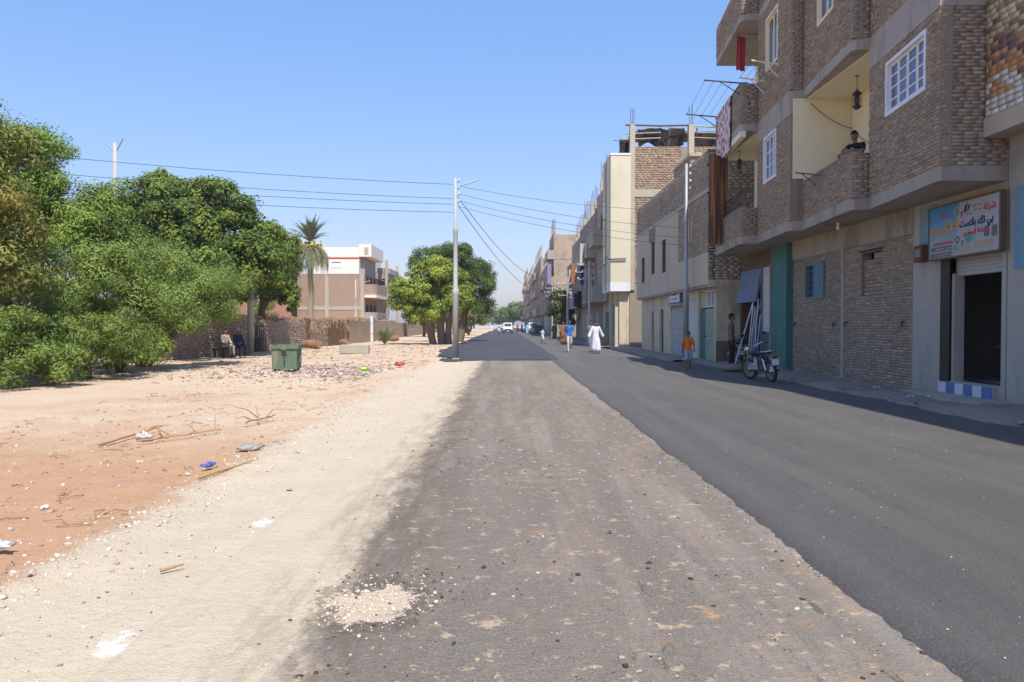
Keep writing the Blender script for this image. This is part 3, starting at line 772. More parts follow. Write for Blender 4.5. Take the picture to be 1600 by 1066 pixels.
# ---- shop sign
m_signw = M('sign_white_print', (.37, .37, .41), .6, .05, 2, 0); m_signb = None
n = N('sign_blue_print'); x, y, z = n.xyz()
m_signb = n.done(n.mix(n.mr(z, 3.1, 3.8), (.25, .34, .36), n.mix(n.noise(2, 3), (.03, .17, .4), (.05, .28, .52))), .6)
m_ink = M('navy_print', (.025, .025, .08), .6, .05, 2, 0); m_redp = M('red_print', (.5, .05, .07), .6, .05, 2, 0)
m_orp = M('orange_print', (.65, .32, .06), .6, .05, 2, 0); m_gr = M('green_print', (.04, .32, .26), .6, .1, 2, 0)
m_tan = M('tan_print', (.38, .33, .25), .6, .1, 2, 0); m_olive = M('grey_olive_print', (.14, .15, .13), .6, .1, 2, 0); m_greyp = M('grey_print', (.2, .2, .22), .6, .1, 2, 0)
sg = thing('shop_sign', 'blue and white printed pipe company sign board above the shop doorway', 'sign', (8.55, 14.6, 2.85))
Tsg = Tg @ Matrix.Translation((0, .14, 0)) @ Matrix.Rotation(R(-3), 4, 'X')
Tsg = Tg @ Matrix.Translation((14.58, .16, 3.36)) @ Matrix.Rotation(R(0), 4, 'Y')
Mt = Tsg @ Matrix(((-1, 0, 0, 0), (0, 0, 1, 0), (0, 1, 0, 0), (0, 0, 0, 1)))   # text plane: x to the reader's right, z outwards
W2, H2 = 1.12, .5
mb = MB(); mb.box((-W2, -H2, -.06), (W2, H2, 0), T=Mt); bd = mb.build('board', m_greyp, sg)
def flat(pts, z, mat, name):
    mb = MB(); mb.prism(pts, z-.003, z, T=Mt); return mb.build(name, mat, bd)
def rect(x0, y0, x1, y1): return [(x0, y0), (x1, y0), (x1, y1), (x0, y1)]
XM = -.12
flat([(XM-.28, -H2+.01), (W2-.02, -H2+.01), (W2-.02, H2-.01), (XM+.03, H2-.01), (XM-.02, .2), (XM-.03, 0), (XM-.1, -.2)], .004, m_signw, 'white_panel')
flat(rect(-W2+.01, -H2+.01, XM+.03, H2-.01), .0015, m_signb, 'blue_panel')
mb = MB()
for q in (rect(-W2-.03, -H2-.03, W2+.03, -H2), rect(-W2-.03, H2, W2+.03, H2+.03), rect(-W2-.03, -H2, -W2, H2), rect(W2, -H2, W2+.04, H2)): mb.prism(q, -.09, .012, T=Mt)
mb.build('frame', m_brown, sg)
def tx(s, x, y, size, mat, bold=.0, xs=1.0, z=.006): return text_mesh('lettering', s, size, mat, bd, Mt @ Matrix.Translation((x, y, z)), 'CENTER', bold, xs)
def strokes(x, y, w, h, mat, z=.0064, base=None, par=None, seed=1):
    # print too blurred in the photograph to read: a run of small unreadable strokes
    q = random.Random(seed); mb = MB(); u = x-w/2
    while u < x+w/2-.02:
        d = q.uniform(.3, .9)*h
        if q.random() < .85: mb.prism(rect(u, y-h*q.uniform(.2, .5), u+d, y+h*q.uniform(.0, .5)), z-.002, z, T=base or Mt)
        u += d+h*.22
    return mb.build('blurred_print', mat, par or bd)
tx('\uFE94\uFEDB\uFEAE\uFEB7', .84, .3, .17, m_redp, .006)
tx('\uFE96\uFEB3\uFEFC\uFE91 \uFEDA\uFE97 \uFEF2\uFE91', .44, .08, .185, m_ink, .008, 1.0)
tx('\uFEAE\uFEF4\uFEB3\uFE8D\uFEEE\uFEE4\uFEDF\uFE8D \uFE94\uFECB\uFE8E\uFEE8\uFEBC\uFEDF', .44, -.1, .12, m_redp, .005, 1.0)
tx('B', .0, .25, .16, m_redp, .006); tx('TECH', .22, .235, .07, m_greyp); strokes(.47, .37, .3, .045, m_greyp, seed=1); strokes(.47, .29, .3, .045, m_greyp, seed=2)
tx('\uFE94\uFEDB\uFEAE\uFEB7', -.3, .12, .2, m_orp, .008, 1, .005); tx('\uFE94\uFEE8\uFEF4\uFEDC\uFEB4\uFEDF\uFE8D', -.76, .04, .2, m_orp, .008, 1, .005)
strokes(-.6, .32, .32, .09, m_redp, seed=3)
flat(rect(-.95, -.24, -.3, -.2), .005, m_redp, 'printed_line')
flat(rect(-1.05, -.36, -.32, -.275), .005, m_olive, 'printed_bar'); flat(rect(-1.05, -.48, -.32, -.395), .005, m_olive, 'printed_bar')
strokes(-.62, -.32, .55, .05, m_tan, .0075, seed=4); strokes(-.62, -.44, .55, .05, m_tan, .0075, seed=5)
flat(rect(-.27, -.45, .3, -.33), .006, m_tan, 'printed_label'); flat(rect(.38, -.42, .98, -.28), .006, m_tan, 'printed_label')
def disc(x, y, r, mat, z=.006, ri=0, nm='printed_fitting'):
    mb = MB(); k = 20
    if ri:
        mb.add([Mt @ Vector((x+q*math.cos(t*2*math.pi/k), y+q*math.sin(t*2*math.pi/k), z)) for q in (ri, r) for t in range(k)], [(i, (i+1) % k, k+(i+1) % k, k+i) for i in range(k)])
    else: mb.prism([(x+r*math.cos(t*2*math.pi/k), y+r*math.sin(t*2*math.pi/k)) for t in range(k)], z-.002, z, T=Mt)
    return mb.build(nm, mat, bd)
disc(-.17, .33, .1, m_signw, .006); disc(-.17, .33, .075, m_olive, .008, .05); disc(-.17, .33, .03, m_olive, .008)
disc(-.14, -.2, .075, m_olive, .007, .035); disc(-.2, -.34, .05, m_gr, .007, .02); disc(.2, -.2, .09, m_gr, .0065); disc(.36, -.19, .06, m_gr, .007, .035); disc(.03, -.27, .045, m_olive, .0075, .02)
flat(rect(.68, -.23, .84, -.1), .0062, m_olive, 'printed_fitting'); disc(.76, -.11, .08, m_olive, .0068); flat(rect(.9, -.25, 1.06, -.05), .0062, m_olive, 'printed_fitting')
flat([(.05, .3), (.12, .27), (.17, .42), (.1, .42)], .0064, m_ink, 'logo_mark'); flat([(.15, .3), (.2, .3), (.27, .4), (.22, .42)], .0064, m_ink, 'logo_mark'); disc(.17, .445, .025, m_redp, .0066, nm='logo_mark')
# small lamp box beside the sign
bxo = thing('meter_box', 'small rusty meter box on the blue painted wall beside the shop sign', 'meter box', (8.6, 16.15, 2.95))
mb = MB(); mb.box((15.98, .02, 2.85), (16.28, .17, 3.2), T=Tg, bev=.02); mb.build('casing', m_rust, bxo)
mb = MB(); mb.box((16.03, .17, 2.95), (16.23, .176, 3.12), T=Tg); mb.build('cover', m_greyp, bxo)

# ================================================================== building B: tiled house
B = thing('tiled_brick_house', 'house faced with cream, orange and dark glazed bricks in zigzag bands', 'house', (8.7, 9, 0))
TB = Tst(8.26, 0)
def palB(u, v, row, r):
    k = row - 3; zz = abs(((u*4.8) % 9)-4.5)
    if v < 5.32: return (.62, .58, .52)
    e = (v-5.3)/.095 - zz*1.0
    if -1.2 < e < .6: return (.62, .57, .5)
    if e < 4.5: return (.5, .25, .1) if r.random() < .75 else (.2, .12, .1)
    if e < 7.5: return (.16, .1, .09) if r.random() < .62 else (.42, .22, .1)
    if e < 10: return (.5, .38, .2) if r.random() < .7 else (.24, .14, .1)
    return (.55, .45, .26) if r.random() < .85 else (.35, .2, .12)
wall('tiled_wall', TB, -4, 13.46, 5.1, 11.4, m_mortar, B, (), .2)
lb_ = brick_arrays(TB, 11.6, 13.45, 5.12, 7.4, pal=palB, bl=.205, bh=.082, jt=.012, proud=(.006, .012), jit=.0015, miss=0)
m_glaze = N('glazed_brick'); m_glaze = m_glaze.done(m_glaze.mix(1.0, m_glaze.mix(m_glaze.noise(25, 5), (.8,)*3, (1.1,)*3), m_glaze.attr(), 'MULTIPLY'), .5, m_glaze.bump(m_glaze.noise(50, 4), .25, .006), 0, .4)
brick_parts(lb_[:300], m_glaze, B)
brick_stuff('tiled_brickwork', lb_[300:]+brick_arrays(TB, 6, 11.6, 5.12, 11.4, pal=palB, bl=.205, bh=.082, jt=.012, proud=(.006, .012), jit=.0015, miss=0)+brick_arrays(TB, 11.6, 13.45, 7.4, 11.4, pal=palB, bl=.205, bh=.082, jt=.012, proud=(.006, .012), jit=.0015, miss=0), m_glaze, B)
mb = MB(); mb.box((8.24, -4, 4.78), (9.2, 13.47, 5.1)); mb.build('slab_edge', m_conc_pale, B)
mb = MB(); mb.box((8.46, -4, 5.1), (15, 13.47, 11.35)); mb.build('body', m_conc, B)
mb = MB(); mb.box((8.7, -4, 0), (15, 13.48, 4.78)); mb.build('ground_wall', m_plaster, B)
mb = MB(); mb.box((8.688, 9, 2.5), (8.7, 13.3, 3.9)); mb.build('blue_painted_panel', m_bluewash, B)
# ================================================================== building C: two-storey house with plastered upper wall
C = thing('plastered_brick_house', 'two-storey house, upper wall half plastered half brick, with shuttered shops and pale green door', 'house', (8.0, 38, 0))
m_plc = M('beige_plaster', (.54, .445, .33), .9, .12, .8, .2, 25, stain=(.4, .345, .29), stain_amt=.6, stain_scale=.8)
m_crm2 = M('dirty_cream_plaster', (.62, .52, .36), .9, .12, 1, .25, 25, stain=(.3, .25, .18), stain_amt=.7)
m_dirtbase = M('brown_dado', (.2, .14, .1), .9, .15, 2, .2, 25)
XC, C0, C1 = 7.7, 29.6, 45.8
TC = Tst(XC, 0); TCg = Tst(8.0, 0)
PAL_C = [(.33, .27, .215), (.36, .3, .24), (.3, .25, .2), (.38, .31, .245)]
hy = (32.3, 33.6, 5.05, 6.2)
wC = [(43.2, 44.2, 3.9, 5.3), (40.3, 41.3, 4.2, 5.9), (37.5, 38.5, 4.1, 5.7)]
wall('upper_wall', TC, C0, 34.8, 3.1, 6.6, m_mortar, C, [hy], .25)
bc = brick_arrays(TC, C0+.01, 34.8, 4.35, 6.58, [hy], pal=PAL_C, bl=.26, bh=.08, jt=.02, proud=(.008, .028))
mb = MB(); mb.box((C0, -.1, 3.1), (34.8, .014, 4.33), T=TC); mb.build('plaster_band', m_plc, C)
wall('upper_wall', TC, 34.8, C1, 3.1, 6.6, m_plc, C, wC, .25, .012)
mb = MB(); mb.box((40.1, 0, 5.92), (41.9, .017, 6.58), T=TC); mb.build('bare_brick_patch', brick_mat('patch_brick', (.3, .2, .15), (.36, .26, .2), (.3, .25, .2), axis='yz'), C)
mb = MB(); mb.box((C0-.02, -.2, 6.6), (C1, .035, 6.76), T=TC); mb.build('cornice_band', m_conc_pale, C)
wall('parapet', TC, C0, C1, 6.76, 8.22, m_mortar, C, (), .25)
bc += brick_arrays(TC, C0+.01, C1, 6.78, 8.2, pal=PAL_C, bl=.26, bh=.08, jt=.02, proud=(.008, .028))
TCs = frame((16, C0, 0), (-1, 0, 0)); Ls = 16-XC
wall('side_wall', TCs, 0, Ls, 3.1, 8.22, m_mortar, C, (), .25)
bc += brick_arrays(TCs, 5.8, Ls-.01, 3.3, 5.15, pal=PAL_C, bl=.26, bh=.085, jt=.02, proud=(.008, .03)) + brick_arrays(TCs, 5.8, Ls-.01, 5.4, 6.6, pal=PAL_C, bl=.26, bh=.085, jt=.02, proud=(.008, .03)) + brick_arrays(TCs, 5.8, Ls-.01, 6.76, 8.2, pal=PAL_C, bl=.26, bh=.085, jt=.02, proud=(.008, .03))
brick_stuff('upper_brickwork', bc, m_brick, C)
mb = MB(); mb.box((XC, C0-.02, 3.0), (16, C0+.2, 3.28)); mb.build('edge_beam', m_crm2, C)
mb = MB(); mb.box((XC+.02, C0+.2, 3.0), (16, C1, 3.1)); mb.build('floor_slab', m_soffit, C)
mb = MB(); mb.box((XC+.25, C0+.25, 3.28), (16, C1, 7.5)); mb.build('core_wall', m_conc, C)
def plain_window(T, h, parent, mat, pane=m_glass, dep=.1, mull=True):
    a, b, c, d = h; mb = MB(); f = .06
    for q in ((a, a+f, c, d), (b-f, b, c, d), (a+f, b-f, c, c+f), (a+f, b-f, d-f, d)): mb.box((q[0], -dep, q[2]), (q[1], -dep*.3, q[3]), T=T)
    if mull: mb.box(((a+b)/2-.03, -dep, c+f), ((a+b)/2+.03, -dep*.35, d-f), T=T)
    wn = mb.build('window', mat, parent)
    mb = MB(); mb.box((a+f, -dep-.02, c+f), (b-f, -dep+.002, d-f), T=T); mb.build('pane', pane, wn)
    return wn
m_yel = M('ochre_paint', (.5, .33, .1), .7, .15, 4, .1, 30)
plain_window(TC, hy, C, m_yel, M('pale_pane', (.45, .5, .58), .3, .1, 2, 0))
for h in wC: plain_window(TC, h, C, m_brown, m_dark, .14)
# ground floor
gd = [(42.1, 42.75, .16, 2.3), (39.5, 40.4, .16, 2.35), (35.0, 37.7, .16, 2.45), (32.55, 34.2, .16, 2.6), (29.9, 32.3, .16, 2.95)]
wall('ground_wall', TCg, C0+.0, C1, 0, 3.0, m_crm2, C, gd, .25)
mb = MB(); mb.box((8.0, C0-.004, .14), (16, C0-.001, 3.0)); mb.box((8.26, C0, .14), (16, C0+.2, 3.0)); mb.build('end_wall', m_crm2, C)
mb = MB(); mb.box((7.99, C0-.02, .12), (8.75, C0, .95)); mb.build('dado', m_dirtbase, C)
mb = MB(); mb.box((8.3, C0+.3, 0), (16, C1, 3.0)); mb.build('inner_wall', m_dark, C)
for h in gd[:2]:
    mb = MB(); mb.box((h[0], -.14, h[2]), (h[1], -.1, h[3]), T=TCg); mb.build('door', m_brown, C)
shutter_mesh(TCg, 35.0, 37.7, .16, 2.45, m_shutter, 'roller_shutter', C, .11, .02, y=-.05)
shutter_mesh(TCg, 32.55, 34.2, .16, 2.6, m_shutter_w, 'roller_shutter', C, .11, .02, y=-.05)
mb = MB(); mb.box((34.9, -.02, 2.45), (37.8, .16, 2.53), T=TCg); mb.build('shutter_hood', m_conc_pale, C)
m_pgreen = M('pale_green_door_paint', (.36, .41, .3), .7, .12, 3, .15, 30, stain=(.18, .2, .17), stain_amt=.6, stain_scale=3)
dr = MB(); dr.box((29.92, -.12, .16), (31.4, -.06, 2.2), T=TCg)
gdr = dr.build('door', m_pgreen, C)
for k in range(2):
    for z0, z1 in ((.3, 1.0), (1.12, 2.1)):
        for s in range(3):
            mb = MB(); u = 29.99+k*.72+s*.22; mb.box((u, -.06, z0), (u+.17, -.045, z1), T=TCg); mb.build('panel', m_pgreen, gdr)
mb = MB(); mb.tube([TCg @ Vector((31.3, -.06, 1.1)), TCg @ Vector((31.3, .02, 1.1)), TCg @ Vector((31.2, .04, 1.08))], .02, 6); mb.build('handle', m_iron, gdr)
mb = MB(); mb.box((31.4, -.13, .16), (32.3, -.07, 2.2), T=TCg); mb.build('side_panel', m_teal, C)
plain_window(TCg, (30.0, 31.2, 2.25, 2.93), C, m_white, M('dusty_pane', (.3, .3, .28), .4, .1, 2, 0))
mb = MB(); mb.box((31.2, -.2, 2.25), (32.3, -.1, 2.95), T=TCg); mb.build('transom_wall', m_crm2, C)
sgc = thing('shop_nameplate', 'small white framed shop sign above the grey roller shutter', 'sign', (7.9, 36.3, 2.55))
mb = MB(); mb.box((35.2, .05, 2.55), (37.4, .14, 3.25), T=TCg); mb.build('board', m_greyp, sgc)
mb = MB(); mb.box((35.28, .14, 2.62), (37.32, .15, 3.18), T=TCg); bdc = mb.build('face', m_white, sgc)
MtC = TCg @ Matrix.Translation((36.3, .155, 2.9)) @ Matrix(((-1, 0, 0, 0), (0, 0, 1, 0), (0, 1, 0, 0), (0, 0, 0, 1)))
strokes(0, .1, 1.5, .2, m_redp, .002, MtC, bdc, 6); strokes(0, -.13, 1.2, .13, m_ink, .002, MtC, bdc, 7)
# hut and lumps on the roof
hut = thing('rooftop_brick_hut', 'small unfinished brick hut with open doorway on the roof of the plastered house', 'hut', (9.3, 37, 7.5))
mbr = brick_mat('roof_hut_brick', (.36, .24, .17), (.42, .3, .22), (.33, .27, .21), axis='both')
wall('wall', frame((11.0, 36.0, 0), (-1, 0, 0)), 0, 2.5, 7.5, 9.3, mbr, hut, [(1.0, 1.5, 7.5, 9.1)], .2)
wall('wall', Tst(8.5, 0), 36.2, 39.5, 7.5, 9.3, mbr, hut, (), .2)
mb = MB(); mb.box((8.45, 35.9, 9.3), (11.1, 39.6, 9.42)); mb.build('roof', m_conc_pale, hut)
mb = MB()
for k in range(5): mb.ell((8.9+k*.45, 36.2, 9.45+random.uniform(-.02, .03)), (.26, .22, .07), 8, 5)
tag(mb.build('cement_sacks', m_conc_pale, hut), kind='stuff')

# ================================================================== building D: tall yellow-fronted brick house
D = thing('tall_yellow_fronted_house', 'tall house with pale yellow plaster front overhang, brick flank and thatched rooftop shelter', 'house', (8, 52, 0))
m_yelpl = M('pale_yellow_plaster', (.66, .59, .43), .9, .1, .7, .2, 20, stain=(.54, .48, .36), stain_amt=.7, stain_scale=.7)
mb = MB(); mb.box((6.72, 50, 3.76), (8.0, 54, 12.4)); mb.build('front_overhang', m_yelpl, D)
mb = MB(); mb.box((6.68, 49.96, 12.4), (8.0, 54, 12.52)); mb.build('coping', m_white, D)
mb = MB(); mb.box((6.7, 49.97, 3.72), (7.98, 54, 4.25)); mb.build('white_fascia', m_white, D)
PAL_D = [(.36, .27, .2), (.32, .23, .17), (.4, .31, .23), (.34, .245, .19)]
TD = frame((20, 50.3, 0), (-1, 0, 0))
mb = MB(); mb.box((8.0, 50.32, 0), (20, 54, 13.0)); mb.build('flank_wall', m_mortar_pale, D)
bd_ = []
for u0, u1 in ((8.65, 11.8), (5.0, 8.25)):
    for z0, z1 in ((4.3, 7.0), (7.0, 9.75), (10.3, 13.0)): bd_ += brick_arrays(TD, u0, u1, z0, z1, pal=PAL_D, bl=.26, bh=.09, jt=.025, proud=(.005, .03))
brick_stuff('flank_brickwork', bd_, m_brick, D)
for x0, x1 in ((7.98, 8.3), (11.75, 12.1)):
    mb = MB(); mb.box((x0, 50.2, 3.8), (x1, 50.6, 14.4)); mb.build('column', m_conc_pale, D)
    for k in range(3):
        xx = x0+.05+k*.11; mb = MB(); mb.tube([(xx, 50.3, 14.4), (xx+random.uniform(-.04, .04), 50.3, 15.6+random.uniform(-.2, .3))], .018, 5); mb.build('rebar', m_rust, D)
mb = MB(); mb.box((8.3, 50.24, 9.78), (20, 50.6, 10.28)); mb.build('ring_beam', m_conc_pale, D)
mb = MB(); mb.tube([(6.66, 52.2, 3.8), (6.66, 52.2, 12.4)], .05, 8); mb.build('drain_pipe', m_conc_pale, D)
mb = MB(); mb.tube([(6.5, 49.9, 5.75), (7.7, 49.9, 5.78)], .045, 6); mb.build('metal_bar', m_iron, D)
for z in (5.6, 8.7):
    mb = MB(); mb.box((6.7, 52.6, z), (6.76, 53.5, z+1.3)); wd_ = mb.build('window', m_brown, D); mb = MB(); mb.box((6.69, 52.68, z+.08), (6.7, 53.42, z+1.22)); mb.build('pane', m_glass, wd_)
# ground floor of D
mb = MB(); mb.box((7.35, 50.4, 0), (8.0, 54, 3.74)); mb.build('ground_wall', m_crm2, D)
for q in ((53.2, 53.6), (50.6, 50.9)):
    mb = MB(); mb.box((7.1, q[0], .1), (7.34, q[1], 3.72)); mb.build('pillar', m_crm2, D)
mb = MB(); mb.box((7.28, 51.2, .15), (7.345, 52.4, 2.7)); mb.build('door', m_teal, D)
mb = MB(); mb.box((7.28, 52.5, .9), (7.345, 53.1, 3.0)); mb.build('door', m_bluewood, D)
# rooftop shelter
shl = thing('rooftop_shelter', 'ragged shelter of poles, cloth and straw on top of the tall yellow-fronted house', 'shelter', (10, 51, 13.0))
m_thatch = M('dry_straw', (.26, .19, .11), .95, .35, 8, .8, 20)
mb = MB(); mb.tube([(7.7, 50.45, 14.42), (10, 50.4, 14.36), (12, 50.4, 14.4)], .06, 6); mb.build('roof_pole', m_brown, shl)
mb = MB(); mb.tube([(12.1, 50.4, 14.35), (15.6, 50.4, 14.15)], .05, 6); mb.build('roof_pole', m_conc_pale, shl)
for z in (13.5, 13.85): mb = MB(); mb.tube([(7.5, 50.5, z), (10.0, 50.45, z+.1)], .035, 5); mb.build('roof_pole', m_conc_pale, shl); mb = MB(); mb.tube([(12.1, 50.5, z+.15), (14.0, 50.45, z+.05)], .03, 5); mb.build('roof_pole', m_conc_pale, shl)
m_shade = M('dark_tarp', (.035, .03, .028), .95, .4, 4, .3, 10)
def crumple(name, T, w, h, mat, parent, amp=.15, n=14, k=8, seed=0):
    r = np.random.default_rng(seed); V = []; F = []
    ph = r.uniform(0, 6, 6)
    for j in range(k+1):
        for i in range(n+1):
            u = i/n; v = j/k
            z = -v*h*(1+.18*math.sin(u*7+ph[0])) + .12*math.sin(u*9+ph[1])*(v > .5)
            V.append(T @ Vector(((u-.5)*w, amp*(math.sin(u*11+ph[2]+v*3)+.6*math.sin(u*23+v*7+ph[3])), z)))
    for j in range(k):
        for i in range(n): F.append((j*(n+1)+i, j*(n+1)+i+1, (j+1)*(n+1)+i+1, (j+1)*(n+1)+i))
    mb = MB(); mb.add(V, F, 0, True); return mb.build(name, mat, parent)
crumple('torn_tarp', Matrix.Translation((10.1, 50.9, 14.3)), 3.0, 1.25, m_shade, shl, .18, seed=1)
crumple('torn_tarp', Matrix.Translation((13.3, 51.2, 14.1)), 2.4, 1.1, m_shade, shl, .15, seed=2)
crumple('torn_tarp', Matrix.Translation((15.4, 50.8, 14.2)), 2.2, 1.15, m_dark, shl, .12, seed=3)
crumple('torn_tarp', Matrix.Translation((7.75, 50.9, 13.6)) @ Matrix.Rotation(R(30), 4, 'Z'), .8, 1.2, m_shade, shl, .12, seed=4)
mb = MB(); mb.box((8.3, 51.3, 14.1), (17, 53.8, 14.25)); mb.build('straw_roof', m_thatch, shl)
for k in range(9):
    a_ = random.uniform(8.5, 15); mb = MB(); mb.tube([(a_, 50.8, 13.0), (a_+random.uniform(-.6, .6), 50.9, 14.35)], random.uniform(.03, .07), 6); mb.build('post', m_brown if k % 2 else m_dark, shl)
mb = MB()
for k in range(90):
    a_ = random.uniform(13.4, 16.5); mb.tube([(a_, 50.5+random.uniform(-.1, .3), 14.3+random.uniform(-.1, .2)), (a_+random.uniform(-.5, .5), 50.3, 14.3+random.uniform(-.12, .22))], .012, 3)
tag(mb.build('straw_fringe', m_thatch, shl), kind='stuff')
mb = MB(); mb.tube([(6.9, 50.3, 13.4), (8.4, 50.4, 13.3)], .02, 4); mb.build('roof_pole', m_brown, shl)

# ================================================================== farther houses on the right
m_fb = [brick_mat('far_brick_a', (.42, .32, .24), (.48, .38, .29), (.38, .31, .25), .3, .1, 'both'),
        brick_mat('far_brick_b', (.47, .34, .25), (.54, .41, .3), (.43, .35, .27), .3, .1, 'both'),
        brick_mat('far_brick_c', (.38, .29, .23), (.44, .34, .27), (.34, .28, .23), .3, .1, 'both')]
m_mauve = M('mauve_paint', (.3, .22, .36), .8, .15, 2, .1, 20)
LAUN = [M('washing_white', (.62, .62, .6), .9, .1, 3, .1, 20), M('washing_blue', (.06, .1, .42), .9, .15, 3, .1, 20), M('washing_orange', (.5, .22, .12), .9, .15, 3, .1, 20), M('washing_dark', (.05, .05, .07), .9, .15, 3, .1, 20)]
def far_house(label, X, Y0, Y1, H, mat, floors, name='brick_terrace_house', bal=True, seed=0, back=14, Xg=None, wash=(), accent=None, cut=None):
    r = random.Random(seed)
    t = thing(name, label, 'house', (X+1, (Y0+Y1)/2, 0)); Xg = Xg or X+.9
    fh = (H-3.3)/floors
    mb = MB(); mb.box((Xg, Y0+.1, 0), (back, Y1-.1, 3.3)); mb.build('ground_wall', m_crm2 if seed % 2 else m_conc, t)
    Tf = Tst(X+.45, 0); Tn = frame((back, Y0, 0), (-1, 0, 0))
    wins = []
    nwin = max(1, int((Y1-Y0)/3.2))
    for f in range(floors):
        for k in range(nwin):
            u = Y0+(k+.5)*(Y1-Y0)/nwin; wins.append((u-.5, u+.5, 3.3+f*fh+1.0, 3.3+f*fh+2.3))
    wall('front_wall', Tf, Y0, Y1, 3.3, H, mat, t, wins, .25)
    mb = MB(); mb.box((X+.7, Y0, 3.3), (back, Y1, H-.3)); mb.build('flank_wall', mat, t)
    for h in wins: plain_window(Tf, h, t, r.choice([m_brown, m_white, m_teal, m_bluewood]), m_glass, .12)
    for f in range(floors):
        z = 3.3+f*fh
        mb = MB(); mb.box((X+.38, Y0-.03, z-.1), (X+.72, Y1, z+.16)); mb.box((X+.72, Y0-.03, z-.1), (back, Y0+.1, z+.16)); mb.build('ring_beam', m_conc, t)
        if bal:
            w_ = (Y1-Y0)*r.uniform(.4, .75); y0 = Y0+r.choice([.0, (Y1-Y0-w_)*.5, Y1-Y0-w_])
            mb = MB(); mb.box((X-.35, y0, z-.06), (X+.45, y0+w_, z+.1)); bb = mb.build('balcony_slab', m_conc_pale, t)
            mb = MB(); mb.box((X-.35, y0, z+.1), (X-.23, y0+w_, z+1.05)); mb.box((X-.23, y0, z+.1), (X+.45, y0+.12, z+1.05)); mb.box((X-.23, y0+w_-.12, z+.1), (X+.45, y0+w_, z+1.05))
            mb.build('balcony_parapet', (accent or mat) if r.random() < .7 else m_plaster, bb)
    for k in range(max(2, int((Y1-Y0)/3))):
        u = Y0+.4+k*2.8
        if u > Y1-.4: break
        mb = MB(); mb.box((X+.4, u-.15, H), (X+.7, u+.15, H+r.uniform(.2, 1.1))); mb.build('column_stub', m_conc_pale, t)
        for q in range(3): mb = MB(); mb.tube([(X+.46+q*.1, u, H), (X+.46+q*.1, u+r.uniform(-.1, .1), H+1.6+r.uniform(0, .6))], .016, 4); mb.build('rebar', m_rust, t)
    nd = max(1, int((Y1-Y0)/4))
    for k in range(nd):
        u = Y0+(k+.5)*(Y1-Y0)/nd; Tgd = Tst(Xg, 0)
        mb = MB(); mb.box((u-.8, .0, .15), (u+.8, .05, 2.5), T=Tgd); mb.build('door', r.choice([m_brown, m_bluewood, m_shutter, m_teal, m_shutter]), t)
    return t
def washing(X, y, z, w, h, mat, label):
    T = Tst(X, 0) @ Matrix.Translation((y, 0, z)) @ Matrix.Rotation(R(-35), 4, 'Z')
    return cloth('washing', label, 'laundry', T, w, h, mat, 2, .04, group=None, n=8, k=5)
far_house('narrow raw brick house with stepped top next to the tall yellow-fronted house', 6.55, 54.2, 60, 11.3, m_fb[1], 2, seed=1)
far_house('grey house with laundry on its balconies, past the narrow stepped brick house', 6.5, 60.2, 73, 10.3, m_fb[2], 2, seed=2)
far_house('brown brick house with deep balconies, right behind the street tree', 7.2, 73.3, 90, 10.6, m_fb[0], 2, seed=3)
far_house('tall brick house with mauve loggia and bare flank wall', 5.6, 98, 108, 13.2, m_fb[1], 3, seed=4, accent=m_fb[0])
far_house('lower cream-topped terrace house beyond the mauve loggia house', 5.6, 108.3, 132, 10.4, m_fb[2], 2, seed=5)
far_house('brown terrace house with rooftop columns in the distance of the street', 5.5, 132.3, 165, 13.2, m_fb[0], 3, seed=6)
far_house('pale pinkish house, farthest but one in the row', 5.3, 165.5, 205, 12.6, m_fb[1], 3, seed=7)
far_house('farthest house that closes the row, thin upright sliver of pale brick', 5.2, 206, 250, 14.5, m_fb[1], 3, seed=8)
mb = MB(); mb.box((5.2, 97.9, 6.6), (5.7, 101, 9.2)); mb.box((5.24, 97.85, 6.7), (5.64, 97.9, 9.1)); lg = mb.build('loggia_screen', m_mauve); tag(lg, 'mauve painted loggia screen on the tall brick house', 'screen')
mb = MB(); mb.box((6.1, 55.5, .1), (7.3, 60, 1.3)); lw = mb.build('low_brick_wall', m_fb[0]); tag(lw, 'low dark brick wall at the roadside before the narrow stepped house', 'wall')
washing(6.05, 61.0, 7.9, .9, 1.7, LAUN[0], 'white sheet drying on the upper balcony of the grey house')
washing(6.05, 61.6, 6.6, .55, 1.9, LAUN[1], 'deep blue garment hanging below the white sheet on the grey house')
washing(6.0, 66, 4.2, .9, 1.1, LAUN[1], 'blue washing on the low balcony of the grey house')
washing(6.0, 63.2, 4.3, .8, 1.4, LAUN[3], 'black garment drying on the low balcony of the grey house')
washing(6.7, 76.5, 7.6, .9, 2.0, LAUN[2], 'orange striped cloth hanging on the brown brick house')
washing(6.7, 80, 7.2, .8, 2.2, LAUN[0], 'long white cloth hanging on the brown brick house')
